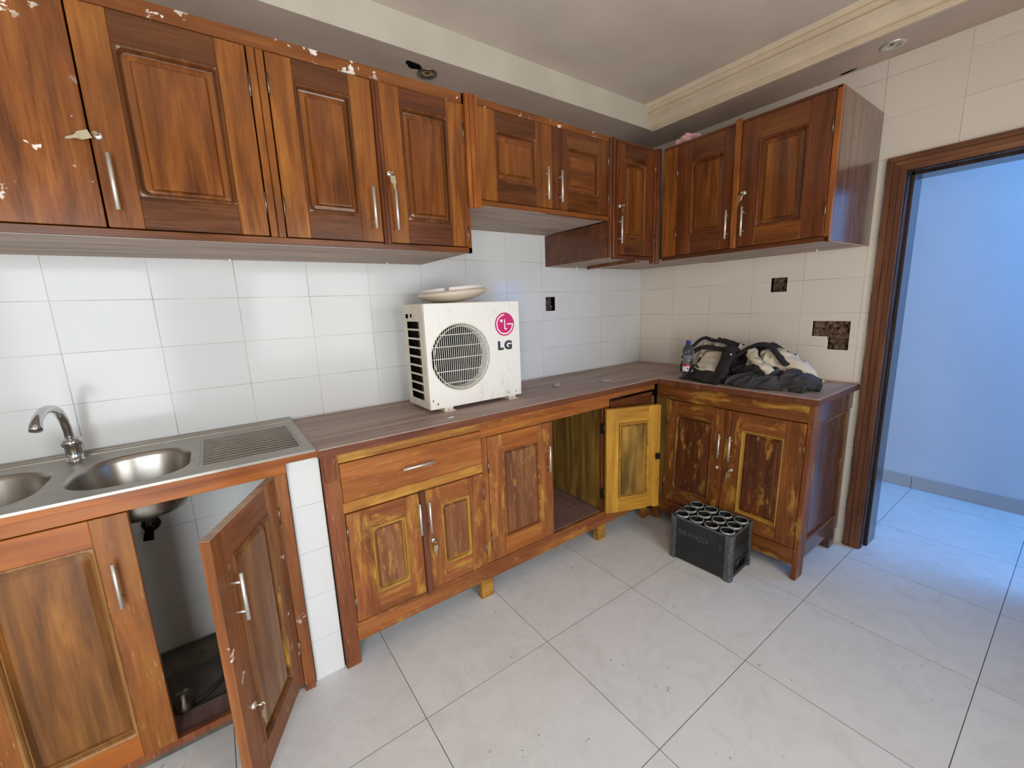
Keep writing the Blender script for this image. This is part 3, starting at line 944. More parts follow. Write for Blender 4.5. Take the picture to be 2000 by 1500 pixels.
dk(SX0, SX1, SY0 - 0.003, SY0, 1.012, ZT)
dk(SX1, SX1 + 0.003, SY0, SY1, 1.012, ZT)
obj('deck', deck, M['steel'], sink)
for b, r in zip(bowls, RB):
    mb = MB()
    f = lambda a, z: [(p[0] + 3.35, p[1] + 0.30, z - 1.013) for p in bowl_loop(b, [max(0.01, q - a * 0.6) for q in r], a)]
    mb.loops([f(0.0, ZT), f(0.004, ZT - 0.003), f(0.010, ZT - 0.02), f(0.016, ZT - 0.11), f(0.03, ZT - 0.145), f(0.06, ZT - 0.158), f(0.14, ZT - 0.162)], 0, True, False, True)
    obj('bowl', mb, M['steel_b'], sink)
    dm = MB().lathe([(0.0, 0.001), (0.022, 0.001), (0.024, 0.003), (0.036, 0.004), (0.038, 0.0)], 24)
    obj('drain', dm, M['chrome'], sink, ((b[0] + b[1]) / 2 + 3.35, (b[2] + b[3]) / 2 + 0.30, ZT - 0.1615 - 1.013))
nr = 11
for k in range(nr):
    y = DR[2] + 0.014 + (DR[3] - DR[2] - 0.028) * k / (nr - 1)
    mb = MB()
    sec = [(-0.0125, 0.001), (-0.008, 0.005), (0.0, 0.0065), (0.008, 0.005), (0.0125, 0.001)]
    mb.loops([[(x, a, h) for a, h in sec] for x in (-0.155, 0.155)], 0, True, True, True, closed=False)
    obj('rib', mb, M['steel'], sink, ((DR[0] + DR[1]) / 2 + 3.35, y + 0.30, ZT - 0.003 - 1.013))

tap = tag(empty('tap', (-3.497, -0.125, ZT)), 'chrome swan-neck tap standing behind the steel sink', 'tap')
mb = MB().lathe([(0.0, 0.0), (0.027, 0.0), (0.027, 0.003), (0.0235, 0.006), (0.0235, 0.055), (0.029, 0.060), (0.031, 0.072), (0.028, 0.084), (0.016, 0.088), (0.0, 0.089)], 28)
obj('body', mb, M['chrome'], tap)
pts = []
for (y, z) in ((0.0, 0.085), (-0.006, 0.125), (-0.022, 0.165), (-0.052, 0.198), (-0.095, 0.217), (-0.145, 0.226), (-0.195, 0.226), (-0.240, 0.214), (-0.268, 0.198), (-0.280, 0.180)):
    pts.append((-0.002 - 0.03 * (-y), y, z))
sp = []
for i in range(len(pts) - 1):
    for t in (0, 0.5):
        sp.append(Vector(pts[i]).lerp(Vector(pts[i + 1]), t))
sp.append(Vector(pts[-1]))
mb = MB().tube(sp, [0.0138] * (len(sp) - 4) + [0.0142, 0.0155, 0.0158, 0.0158], 16)
obj('spout', mb, M['chrome'], tap)

# plumbing under the sink
valve = tag(empty('stop_valve', (-3.345, -0.006, 0.655)), 'dark angle stop valve with braided hose on the wall under the sink', 'valve')
mb = MB().lathe([(0, -0.012), (0.030, -0.010), (0.034, 0.0), (0.0, 0.0)], 20, axis='y')
mb.tube([(0, 0, 0), (0, -0.06, 0)], 0.012, 12)
obj('body', mb, M['hinge_d'], valve)
mb = MB().tube([(0, -0.055, 0.0), (-0.004, -0.075, -0.02), (-0.006, -0.085, -0.038)], [0.015, 0.017, 0.019], 12)
obj('knob', mb, M['black'], valve)
mb = MB().tube([(0, -0.05, 0.0), (0.0, -0.052, 0.04), (-0.012, -0.055, 0.08), (-0.04, -0.06, 0.11), (-0.085, -0.07, 0.13)], 0.0085, 10)
obj('hose', mb, M['braid'], valve)
mb = MB()
P = [(-3.45, -0.10, 0.046), (-3.38, -0.20, 0.042), (-3.36, -0.33, 0.039), (-3.33, -0.41, 0.039), (-3.24, -0.41, 0.039), (-3.17, -0.345, 0.039), (-3.12, -0.26, 0.040), (-3.02, -0.24, 0.039), (-2.95, -0.22, 0.039)]
cp = []
for i in range(len(P) - 1):
    p0, p1, p2, p3 = [Vector(P[max(0, min(len(P) - 1, i + k))]) for k in (-1, 0, 1, 2)]
    for t in (0, 0.25, 0.5, 0.75):
        cp.append(0.5 * ((2 * p1) + (-p0 + p2) * t + (2 * p0 - 5 * p1 + 4 * p2 - p3) * t * t + (-p0 + 3 * p1 - 3 * p2 + p3) * t ** 3))
cp.append(Vector(P[-1]))
tag(obj('hose', MB().tube(cp, 0.0085, 8), M['hose']), 'dark rubber hose lying curled on the concrete inside the sink cabinet', 'hose')
mb = MB().lathe([(0.0, 0.0), (0.028, 0.0), (0.03, 0.01), (0.03, 0.05), (0.02, 0.06), (0.02, 0.09), (0.0, 0.09)], 18)
tag(obj('drain_trap', mb, M['hinge'], None, (-3.30, -0.44, 0.0305)), 'small grey metal drain fitting on the concrete inside the sink cabinet', 'drain fitting')

# ------------------------------------------------------------------ base cabinet, back wall
YB = -0.59
b1 = Cab('base_cabinet', 'long stained base cabinet under the air conditioner, with drawer and one yellow door folded open', -2.735, 0.0, YB)
b1.part('post', [(-2.736, -2.676, -0.004, 0.05, 0.0, 0.974)], W['post'], 'plain reddish corner post')
b1.part('post_block', [(-2.730, -2.690, -0.020, -0.0045, 0.868, 0.974)], W['post'])
b1.part('stile', [(-2.6755, -2.6735, -0.002, 0.02, 0.19, 0.974)], W['base_hy'])
b1.part('top_rail', [(-2.673, -2.002, 0.0, 0.022, 0.930, 0.974)], W['base_hy'])
b1.part('top_rail', [(-2.0015, -1.058, 0.0, 0.022, 0.888, 0.974), (-1.0585, -0.606, 0.0, 0.022, 0.934, 0.974)], W['base_o'])
b1.part('mid_rail', [(-2.673, -2.002, 0.0, 0.022, 0.709, 0.755)], W['base_hy'])
b1.part('bottom_rail', [(-2.6755, -0.606, -0.003, 0.022, 0.106, 0.194)], W['base_h'])
b1.part('stile', [(-2.0015, -1.969, 0.0, 0.022, 0.196, 0.886)], W['base_v'])
b1.part('hinge_stile', [(-1.125, -1.060, 0.0, 0.022, 0.196, 0.886)], W['red_v'])
b1.part('stile', [(-0.640, -0.606, 0.0, 0.022, 0.196, 0.886)], W['olive'])
dr = b1.part('drawer', [(-2.671, -2.004, -0.004, 0.018, 0.758, 0.927)], W['drawer'], 'plain wide drawer front')
make_handle(dr, -2.343 + 2.735, 0.845, True, -0.004)
b1.part('drawer', [(-1.055, -0.645, -0.012, 0.010, 0.800, 0.921)], W['red_h'], 'narrow reddish drawer front above the open yellow door')
b1.part('blank_panel', [(-1.058, -0.642, 0.006, 0.020, 0.197, 0.795)], W['red_v'])
b1.part('cover_strip', [(-2.346, -2.320, -0.018, 0.004, 0.186, 0.712)], W['strip'], c=0.003)
b1.part('floor_board', [(-2.66, -0.62, 0.0225, 0.57, 0.180, 0.197)], W['shelf'], 'purplish brown cabinet floor')
b1.part('back_panel', [(-2.66, -0.62, 0.571, 0.579, 0.15, 0.96)], W['olive'])
b1.part('partition', [(-1.985, -1.970, 0.0225, 0.57, 0.198, 0.96)], W['olive'])
b1.part('partition_panel', [(-1.100, -1.088, 0.023, 0.57, 0.198, 0.96), (-1.106, -1.100, 0.023, 0.075, 0.198, 0.886), (-1.106, -1.100, 0.50, 0.57, 0.198, 0.886),
                            (-1.106, -1.100, 0.0755, 0.4995, 0.80, 0.886), (-1.106, -1.100, 0.0755, 0.4995, 0.198, 0.250)], W['olive'], 'olive stained inner side panel')
for s_ in ((-2.040, -1.968), (-1.160, -1.088), (-0.690, -0.622)):
    b1.part('leg', [(s_[0], s_[1], 0.004, 0.045, 0.0, 0.105)], W['base_hy'])
BS = (W['base_v'], W['base_h'], W['base_p'], W['base_py'])
LB = lambda s, z: (s + 2.735, -0.004, z)
make_door(b1.e, LB(-2.6695, 0.198), 0.322, 0.506, (0.098, 0.252, 0.100, 0.414), (0.122, 0.224, 0.126, 0.398 - 0.006), BS, handle=(0.311, 0.390), hinges=((0.0, 0.42), (0.0, 0.09)), r=(0.02, 0.02, 0.02, 0.03))
make_door(b1.e, LB(-2.3185, 0.197), 0.314, 0.508, (0.080, 0.230, 0.098, 0.417), (0.102, 0.208, 0.124, 0.392), BS, handle=(0.008, 0.385), lock=(0.022, 0.255), hinges=((0.314, 0.40), (0.314, 0.09)), r=(0.02, 0.015, 0.004, 0.015))
BC = (W['base_v'], W['base_o'], W['base_p'], W['base_h'])
make_door(b1.e, LB(-1.967, 0.199), 0.430, 0.686, (0.090, 0.334, 0.104, 0.596), (0.118, 0.312, 0.130, 0.572), BC, handle=(0.388, 0.482), hinges=((0.0, 0.53), (0.0, 0.12)), r=0.004)
YD_ = (W['yellow_v'], W['yellow_h'], W['yellow_p'], W['yellow_h'])
dD = make_door(b1.e, (-1.118 + 2.735, -0.013, 0.200), 0.372, 0.685, (0.085, 0.287, 0.096, 0.590), (0.108, 0.264, 0.122, 0.564), YD_, rotz=math.radians(157.6), hinge_right=True, both=True,
               label='yellow-stained inner face of the folded-open door', name='open_door')
mb = MB().box(-0.016, 0.016, 0, 0.004, -0.02, 0.02, c=0.001)
obj('catch', mb, M['hinge_d'], dD, (-0.352, 0.0362, 0.35))
mb = MB().box(-0.018, 0.018, 0, 0.006, -0.006, 0.006, c=0.001)
obj('catch', mb, M['hinge_d'], dD, (-0.30, 0.0362, 0.006))
for z in (0.56, 0.13):
    mb = MB().tube([(0, 0, -0.033), (0, 0, 0.033)], 0.006, 10)
    mb.box(-0.026, 0.0, -0.001, 0.001, -0.033, 0.033)
    mb.lathe([(0.0, -0.003), (0.003, -0.002), (0.003, 0.0)], 8, axis='y', o=(-0.016, -0.001, 0.016))
    mb.lathe([(0.0, -0.003), (0.003, -0.002), (0.003, 0.0)], 8, axis='y', o=(-0.016, -0.001, -0.016))
    obj('hinge', mb, M['hinge_d'], b1.e, (-1.122 + 2.735, -0.008, 0.200 + z))

# ------------------------------------------------------------------ base cabinet, right wall (its front leans out a little at the foot)
SH = 0.052
r1 = Cab('base_cabinet', 'two-door base cabinet on the right-hand wall, standing on tall legs behind the black crate', 0.592, 0.0, -0.578, right=True, shear=SH, ztop=0.97)
r1.part('top_rail', [(0.595, 1.499, 0.0, 0.022, 0.875, 0.973)], W['rb_h'])
r1.part('bottom_rail', [(0.595, 1.499, 0.0, 0.022, 0.082, 0.172)], W['rb_h'])
r1.part('stile', [(0.595, 0.690, 0.0, 0.022, 0.173, 0.874)], W['olive'])
r1.part('corner_leg', [(1.500, 1.524, 0.0, 0.085, 0.0, 0.973)], W['rb_v'], 'tall front corner leg')
r1.part('cover_strip', [(1.086, 1.112, -0.012, 0.004, 0.178, 0.872)], W['rb_v'], c=0.003)
r1.part('end_rail', [(1.502, 1.522, 0.086, 0.575, 0.862, 0.973)], W['end_v'])
r1.part('end_rail', [(1.502, 1.522, 0.086, 0.50, 0.100, 0.190)], W['end_v'])
r1.part('end_stile', [(1.502, 1.522, 0.500, 0.545, 0.105, 0.861)], W['end_v'])
r1.part('end_panel', [(1.500, 1.510, 0.086, 0.499, 0.191, 0.861)], W['end_v'], 'dark glossy recessed end panel')
r1.part('moulding', [(1.508, 1.524, 0.0865, 0.496, 0.848, 0.860), (1.508, 1.524, 0.0865, 0.496, 0.192, 0.204), (1.508, 1.524, 0.0865, 0.096, 0.205, 0.847), (1.508, 1.524, 0.486, 0.4985, 0.205, 0.847)], W['rb_edge'], c=0.003)
r1.part('leg', [(1.470, 1.522, 0.440, 0.505, 0.0, 0.10)], W['end_v'])
r1.part('leg', [(0.60, 0.65, 0.01, 0.05, 0.0, 0.081)], W['rb_v'])
r1.part('floor_board', [(0.60, 1.499, 0.0225, 0.57, 0.16, 0.175)], W['shelf'])
r1.part('back_panel', [(0.60, 1.50, 0.566, 0.574, 0.12, 0.97)], W['olive'])
RS = (W['rb_v'], W['rb_h'], W['rb_p'], W['rb_edge'])
RS2 = (W['rb_v'], W['rb_h'], W['rb_p'], W['base_py'])
ang = math.atan(SH)
LR = lambda s, z: (s - 0.592, -0.004 - SH * (0.97 - z), z)
make_door(r1.e, LR(0.692, 0.178), 0.392, 0.694, (0.066, 0.312, 0.095, 0.605), (0.088, 0.290, 0.120, 0.580), RS, tiltx=-ang, handle=(0.372, 0.470), lock=(0.36, 0.33, False), hinges=((0.0, 0.56), (0.0, 0.12)), r=(0.02, 0.004, 0.03, 0.02))
make_door(r1.e, LR(1.113, 0.178), 0.384, 0.694, (0.066, 0.288, 0.088, 0.592), (0.098, 0.256, 0.122, 0.562), RS2, tiltx=-ang, handle=(0.016, 0.470), lock=(0.026, 0.338), hinges=((0.384, 0.55), (0.384, 0.13)), r=(0.004, 0.004, 0.004, 0.004), keytilt=0.2)

# ------------------------------------------------------------------ L-shaped worktop
wt = tag(empty('worktop', (-0.6, -0.6, 0.975)), 'brown L-shaped wooden worktop along the back and right walls', 'worktop')


def lshape(z0, z1, o):
    poly = [(-2.748, -0.004), (-2.748, -0.618 + o), (-0.602 + o, -0.618 + o), (-0.602 + o, -1.545 + o), (-0.004, -1.545 + o), (-0.004, -0.004)]
    mb = MB()
    mb.loops([[(x + 0.6, y + 0.6, z0 - 0.975) for x, y in poly], [(x + 0.6, y + 0.6, z1 - 0.975) for x, y in poly]], 0, False, False, False)
    mb.add([(x + 0.6, y + 0.6, z - 0.975) for z in (z0, z1) for x, y in poly], [(5, 2, 1, 0), (5, 4, 3, 2), (6, 7, 8, 11), (11, 8, 9, 10)])
    return mb


obj('edge', lshape(0.975, 1.006, 0.0), W['counter_edge'], wt, label='reddish wooden front edge')
obj('top', lshape(1.0062, 1.0105, 0.003), W['counter_top'], wt, label='dusty brown top surface')

# ------------------------------------------------------------------ air conditioner outdoor unit on the worktop
ZC = 1.0107
ax0, ax1, ay0, ay1, az0, az1 = -2.176, -1.610, -0.415, -0.145, 1.030, 1.553
ac = tag(empty('air_conditioner', ((ax0 + ax1) / 2, (ay0 + ay1) / 2, ZC)), 'white air conditioner outdoor unit with round fan grille on the worktop', 'air conditioner')
acx, acy = (ax0 + ax1) / 2, (ay0 + ay1) / 2
AL = lambda x, y, z: (x - acx, y - acy, z - ZC)
fcx, fcz, FR = -1.983, 1.281, 0.176
N = 64
mb = MB()
circ = [(fcx + FR * math.cos(2 * PI * i / N), fcz + FR * math.sin(2 * PI * i / N)) for i in range(N)]
outer = []
for i in range(N):
    a = 2 * PI * i / N
    ca, sa = math.cos(a), math.sin(a)
    ts = []
    if ca > 1e-6: ts.append((ax1 - fcx) / ca)
    if ca < -1e-6: ts.append((ax0 - fcx) / ca)
    if sa > 1e-6: ts.append((az1 - fcz) / sa)
    if sa < -1e-6: ts.append((az0 - fcz) / sa)
    t = min(ts)
    outer.append([fcx + ca * t, fcz + sa * t])
for cx_, cz_ in ((ax0, az0), (ax1, az0), (ax0, az1), (ax1, az1)):
    k = min(range(N), key=lambda i: (outer[i][0] - cx_) ** 2 + (outer[i][1] - cz_) ** 2)
    outer[k] = [cx_, cz_]
mb.loops([[AL(p[0], ay0 + 0.02, p[1]) for p in outer], [AL(p[0], ay0, p[1]) for p in outer], [AL(p[0], ay0, p[1]) for p in circ],
          [AL(fcx + (p[0] - fcx) * 0.985, ay0 + 0.006, fcz + (p[1] - fcz) * 0.985) for p in circ],
          [AL(fcx + (p[0] - fcx) * 0.94, ay0 + 0.025, fcz + (p[1] - fcz) * 0.94) for p in circ],
          [AL(fcx + (p[0] - fcx) * 0.90, ay0 + 0.062, fcz + (p[1] - fcz) * 0.90) for p in circ]])
obj('front_panel', mb, M['ac'], ac)
# left side with louvre slots
slots = []
nsl = 9
for k in range(nsl):
    zt = 1.470 - 0.0457 * k
    slots.append((-0.345, -0.185, zt - 0.036, zt))
slots += [(-0.215, -0.172, 1.486, 1.516), (-0.262, -0.232, 1.490, 1.512)]
mb = MB()
for (y0, y1, z0, z1) in minus((ay0 + 0.02, ay1, az0, az1), slots):
    x, y, z = AL(ax0, y0, z0)
    X2, Y2, Z2 = AL(ax0 + 0.004, y1, z1)
    mb.box(x, X2, y, Y2, z, Z2)
obj('side_panel', mb, M['ac_side'], ac, label='aged side panel with louvre slots')
mb = MB()
x, y, z = AL(ax0 + 0.016, ay0 + 0.03, az0 + 0.01)
X2, Y2, Z2 = AL(ax0 + 0.020, ay0 + 0.135, az1 - 0.05)
mb.box(x, X2, y, Y2, z, Z2)
obj('coil', mb, M['coil'], ac)
mb = MB()
x, y, z = AL(ax0 + 0.0205, ay0 + 0.02, az0 + 0.004)
X2, Y2, Z2 = AL(ax0 + 0.0245, ay1 - 0.006, az1 - 0.004)
mb.box(x, X2, y, Y2, z, Z2)
x, y, z = AL(ax0 + 0.005, ay0 + 0.1355, az0 + 0.004)
X2, Y2, Z2 = AL(ax0 + 0.0205, ay0 + 0.139, az1 - 0.004)
mb.box(x, X2, y, Y2, z, Z2)
x, y, z = AL(ax0 + 0.005, ay1 - 0.0058, az0 + 0.004)
X2, Y2, Z2 = AL(ax0 + 0.0245, ay1 - 0.0034, az1 - 0.004)
mb.box(x, X2, y, Y2, z, Z2)
obj('slot_shade_sheet', mb, M['black'], ac)  # added black sheets stand in for the shade behind the slots
mb = MB()
p, q = AL(ax0 + 0.001, ay0 + 0.02, az1 - 0.002), AL(ax1, ay1, az1)
mb.box(p[0], q[0], p[1], q[1], p[2], q[2])
p, q = AL(ax0 - 0.003, ay0 + 0.012, az1 - 0.045), AL(ax0, ay1 + 0.001, az1 + 0.002)
mb.box(p[0], q[0], p[1], q[1], p[2], q[2], c=0.001)
p, q = AL(ax0 - 0.003, ay0 + 0.0005, az1), AL(ax1 + 0.001, ay1 + 0.001, az1 + 0.003)
mb.box(p[0], q[0], p[1], q[1], p[2], q[2], c=0.001)
obj('top_panel', mb, M['ac_side'], ac)
mb = MB()
p, q = AL(ax1 - 0.003, ay0 + 0.02, az0), AL(ax1, ay1, az1)
mb.box(p[0], q[0], p[1], q[1], p[2], q[2])
p, q = AL(ax0 + 0.004, ay1 - 0.003, az0), AL(ax1 - 0.003, ay1, az1 - 0.003)
mb.box(p[0], q[0], p[1], q[1], p[2], q[2])
p, q = AL(ax0 + 0.004, ay0 + 0.02, az0), AL(ax1 - 0.003, ay1 - 0.003, az0 + 0.003)
mb.box(p[0], q[0], p[1], q[1], p[2], q[2])
obj('casing', mb, M['ac'], ac)
mb = MB()
p, q = AL(fcx - FR, ay0 + 0.0625, fcz - FR), AL(fcx + FR, ay0 + 0.066, fcz + FR)
mb.box(p[0], q[0], p[1], q[1], p[2], q[2])
obj('fan_shade_sheet', mb, M['black'], ac)  # black sheet stands in for the shade deep behind the fan
fan = obj('fan', MB().lathe([(0.0, -0.03), (0.03, -0.028), (0.038, -0.01), (0.038, 0.026), (0.0, 0.026)], 24, axis='y'), M['fan'], ac, AL(fcx, ay0 + 0.034, fcz))
for k in range(3):
    mb = MB()
    g = []
    for i in range(7):
        a = k * 2 * PI / 3 + 0.35 * PI * i / 6 * 1.25
        g.append([((0.036 + 0.108 * j / 5) * math.cos(a), 0.018 - 0.036 * i / 6 + 0.004 * j / 5, (0.036 + 0.108 * j / 5) * math.sin(a)) for j in range(6)])
    mb.loops(g, 0, True, closed=False)
    obj('blade', mb, M['fan'], fan)
gr = MB()
for k in range(-15, 16):
    x = fcx + k * 0.0112
    hh = math.sqrt(max(0, FR ** 2 - (x - fcx) ** 2)) * 0.985
    if hh < 0.02:
        continue
    dome = lambda z: -0.010 * (1 - ((z / FR) ** 2 + ((x - fcx) / FR) ** 2))
    gr.tube([AL(x, ay0 + dome(hh * t) + 0.002, fcz + hh * t) for t in (-1, -0.6, 0, 0.6, 1)], 0.0016, 5)
obj('grille_wires', gr, M['ac_wire'], ac, label='vertical wires of the round fan grille')['kind'] = 'stuff'
for zz in (-0.125, -0.065, 0.0, 0.06, 0.118):
    hh = math.sqrt(FR ** 2 - zz ** 2) * 0.93
    gm = MB().tube([AL(fcx + hh * t, ay0 - 0.002 - 0.010 * (1 - (zz / FR) ** 2 - (hh * t / FR) ** 2), fcz + zz) for t in (-1, -0.5, 0, 0.5, 1)], 0.002, 5)
    obj('grille_bar', gm, M['ac_wire'], ac)
for rad, wr in ((FR * 0.985, 0.0024), (FR * 0.90, 0.0018)):
    gm = MB().tube([AL(fcx + rad * math.cos(2 * PI * i / 48), ay0 + 0.0 if rad > 0.17 else ay0 - 0.004, fcz + rad * math.sin(2 * PI * i / 48)) for i in range(49)], wr, 6, caps=False)
    obj('grille_ring', gm, M['ac_wire'], ac)
# service cover seams on the right
mb = MB()
for (x0, x1, z0, z1) in ((-1.772, -1.648, 1.133, 1.228), (-1.772, -1.648, 1.045, 1.130), (-1.772, -1.648, 1.231, 1.262)):
    p, q = AL(x0, ay0 - 0.0022, z0), AL(x1, ay0, z1)
    mb.box(p[0], q[0], p[1], q[1], p[2], q[2], c=0.0008)
obj('service_cover', mb, M['ac'], ac)
for fxx in (-2.075, -1.675):
    mb = MB().box(-0.032, 0.032, -0.02, 0.25, 0.0, 0.004, c=0.001)
    mb.box(-0.024, 0.024, 0.0, 0.24, 0.004, 0.0195)
    mb.lathe([(0.0, 0.0045), (0.009, 0.0045), (0.009, 0.010), (0.0, 0.011)], 10, o=(0.0, -0.012, 0))
    obj('foot', mb, M['ac_side'], ac, AL(fxx, ay0 + 0.002, ZC))
for (sx, sz) in ((-2.135, 1.055), (-1.70, 1.052), (-1.648, 1.052), (-2.16, 1.075)):
    obj('screw', MB().lathe([(0, -0.003), (0.004, -0.002), (0.005, 0.0)], 10, axis='y'), M['hinge'], ac, AL(sx, ay0 - 0.0005, sz))
# round magenta emblem: ring, letter strokes and dot
lx, lz, lr = -1.7085, 1.4325, 0.063
y0_ = ay0 - 0.0006
mb = MB()
mb.loops([[AL(lx + lr * math.cos(2 * PI * i / 40), y0_, lz + lr * math.sin(2 * PI * i / 40)) for i in range(40)],
          [AL(lx + lr * math.cos(2 * PI * i / 40), y0_ - 0.0006, lz + lr * math.sin(2 * PI * i / 40)) for i in range(40)]], 0, False, False, True)
emb = obj('emblem', mb, M['magenta'], ac, label='magenta disc with white letter face')
mb = MB()
ya, yb_ = y0_ - 0.0006, y0_ - 0.0012
arc = []
for i in range(33):
    a = math.radians(92 + (362 - 92) * i / 32)
    arc.append(a)
ri, ro = lr * 0.76, lr * 0.875
mb.loops([[AL(lx + ri * math.cos(a), yb_, lz + ri * math.sin(a)) for a in arc], [AL(lx + ro * math.cos(a), yb_, lz + ro * math.sin(a)) for a in arc]], 0, False, closed=False)


def flat(x0, x1, z0, z1):
    p, q = AL(x0, yb_, z0), AL(x1, ya, z1)
    mb.box(p[0], q[0], p[1], q[1], p[2], q[2])


flat(lx + lr * 0.24, lx + ri - 0.0006, lz - lr * 0.05, lz + lr * 0.055)
flat(lx + ri - 0.0002, lx + ro, lz + lr * 0.034, lz + lr * 0.055)
flat(lx - lr * 0.05, lx + lr * 0.055, lz - lr * 0.46, lz + lr * 0.42)
flat(lx + lr * 0.0555, lx + lr * 0.24, lz - lr * 0.46, lz - lr * 0.36)
dot = [(lx - lr * 0.34 + lr * 0.13 * math.cos(2 * PI * i / 14), lz + lr * 0.30 + lr * 0.13 * math.sin(2 * PI * i / 14)) for i in range(14)]
mb.add([AL(p[0], yb_, p[1]) for p in dot], [list(range(14))])
obj('emblem_mark', mb, M['white_print'], emb)


def text_mesh(name, body, size, extrude, mat, parent, loc, rot, bold=0.0, sx=1.0, label=None):
    cu = bpy.data.curves.new(name, 'FONT')
    cu.body, cu.size, cu.extrude, cu.offset = body, size, extrude, bold
    cu.align_x, cu.align_y = 'CENTER', 'CENTER'
    tmp = bpy.data.objects.new(name, cu)
    COL.objects.link(tmp)
    dg = bpy.context.evaluated_depsgraph_get()
    me = bpy.data.meshes.new_from_object(tmp.evaluated_get(dg))
    bpy.data.objects.remove(tmp)
    bpy.data.curves.remove(cu)
    me.materials.clear()
    me.materials.append(mat)
    o = bpy.data.objects.new(name, me)
    COL.objects.link(o)
    o.parent, o.location, o.rotation_euler, o.scale = parent, loc, rot, (sx, 1, 1)
    if label:
        o['label'] = label
    return o


text_mesh('letter', 'L', 0.062, 0.0006, M['grey_print'], ac, AL(-1.742, ay0 - 0.0012, 1.3155), (PI / 2, 0, 0), 0.0036, 1.12)
text_mesh('letter', 'G', 0.062, 0.0006, M['grey_print'], ac, AL(-1.690, ay0 - 0.0012, 1.3155), (PI / 2, 0, 0), 0.0036, 1.12)

# upturned round lamp cover on top of it
lid = tag(empty('lamp_cover', (-1.935, -0.27, az1 + 0.0035), (math.radians(-2.0), math.radians(-3.6), 0.4)), 'cream round plastic lamp cover lying upside down on the air conditioner', 'lamp cover')
mb = MB().lathe([(0.0, 0.004), (0.05, 0.006), (0.10, 0.013), (0.145, 0.026), (0.172, 0.040), (0.187, 0.050), (0.187, 0.053), (0.176, 0.064), (0.170, 0.066), (0.166, 0.056), (0.13, 0.040), (0.0, 0.026)], 56)
obj('dish', mb, M['plastic_c'], lid)
for a0, a1 in ((0.1, 1.9), (2.05, 3.6), (3.75, 5.0), (5.1, 6.2)):
    mb = MB()
    ls = []
    for i in range(15):
        a = a0 + (a1 - a0) * i / 14
        ls.append([(r * math.cos(a), r * math.sin(a), z) for r, z in ((0.150, 0.054), (0.172, 0.062), (0.163, 0.080), (0.157, 0.080))])
    mb.loops(ls, 0, False, True, True)
    obj('rim_clip', mb, M['plastic_w'], lid)

# ------------------------------------------------------------------ bottle crate on the floor
cl, cw, ch = 0.356, 0.268, 0.272
crate = tag(empty('crate', (-0.792, -1.132, 0.0), (0, 0, math.radians(-86.5))), 'worn black plastic bottle crate on the floor in front of the right-hand cabinet', 'crate')
hx, hy = cl / 2, cw / 2
mb = MB()
mb.box(-hx + 0.03, hx - 0.03, -hy + 0.005, -hy + 0.011, 0.008, ch - 0.008)
obj('side_panel', mb, M['crate'], crate)
mb = MB()
mb.box(-hx + 0.03, hx - 0.03, hy - 0.011, hy - 0.005, 0.008, ch - 0.008)
obj('side_panel', mb, M['crate'], crate)
for s in (-1, 1):
    mb = MB()
    for (a0, a1, z0, z1) in minus((-hy + 0.03, hy - 0.03, 0.008, ch - 0.008), [(-0.062, 0.062, 0.040, 0.082)]):
        mb.box(s * (hx - 0.011), s * (hx - 0.005), a0, a1, z0, z1)
    mb.box(s * (hx - 0.006), s * (hx - 0.001), -hy + 0.03, hy - 0.03, 0.088, 0.098, c=0.001)
    mb.box(s * (hx - 0.006), s * (hx - 0.001), -hy + 0.03, hy - 0.03, 0.026, 0.036, c=0.001)
    mb.box(s * (hx - 0.006), s * (hx - 0.002), -hy + 0.03, hy - 0.03, 0.185, 0.190, c=0.001)
    for y in (-0.07, 0.066):
        mb.box(s * (hx - 0.006), s * (hx - 0.001), y, y + 0.006, 0.037, 0.087, c=0.001)
    obj('end_panel', mb, M['crate'], crate, label='end panel with handle slot')
for sx in (-1, 1):
    for sy in (-1, 1):
        mb = MB()
        pl = [(0, 0.012), (0.004, 0.004), (0.012, 0.0), (0.036, 0.0), (0.036, 0.010), (0.010, 0.010), (0.010, 0.036), (0.0, 0.036)]
        poly = [(sx * (hx - p[0]), sy * (hy - p[1])) for p in pl]
        mb.prism(poly, 0.0, ch, 'z')
        for t in (0.016, 0.024, 0.031):
            mb.box(sx * (hx - t - 0.002), sx * (hx - t + 0.001), sy * (hy + 0.0016), sy * (hy - 0.002), 0.05, ch - 0.035)
            mb.box(sx * (hx + 0.0016), sx * (hx - 0.002), sy * (hy - t - 0.002), sy * (hy - t + 0.001), 0.05, ch - 0.035)
        mb.prism([(sx * (hx + 0.002 - p[0]), sy * (hy + 0.002 - p[1])) for p in pl[:5] + pl[5:]], ch - 0.032, ch + 0.001, 'z')
        mb.prism([(sx * (hx + 0.002 - p[0]), sy * (hy + 0.002 - p[1])) for p in pl], 0.0, 0.034, 'z')
        obj('corner_post', mb, M['crate_w'], crate, label='scuffed grey corner post')
mb = MB()
for (x0, x1, y0, y1) in ((-hx + 0.034, hx - 0.034, -hy, -hy + 0.010), (-hx + 0.034, hx - 0.034, hy - 0.010, hy), (-hx, -hx + 0.010, -hy + 0.034, hy - 0.034), (hx - 0.010, hx, -hy + 0.034, hy - 0.034)):
    mb.box(x0, x1, y0, y1, ch - 0.010, ch, c=0.002)
obj('top_rim', mb, M['crate_w'], crate)
mb = MB().box(-hx + 0.012, hx - 0.012, -hy + 0.012, hy - 0.012, 0.006, 0.012)
for k in range(1, 4):
    x = -hx + cl * k / 4
    mb.box(x - 0.0015, x + 0.0015, -hy + 0.011, hy - 0.011, 0.012, ch - 0.030)
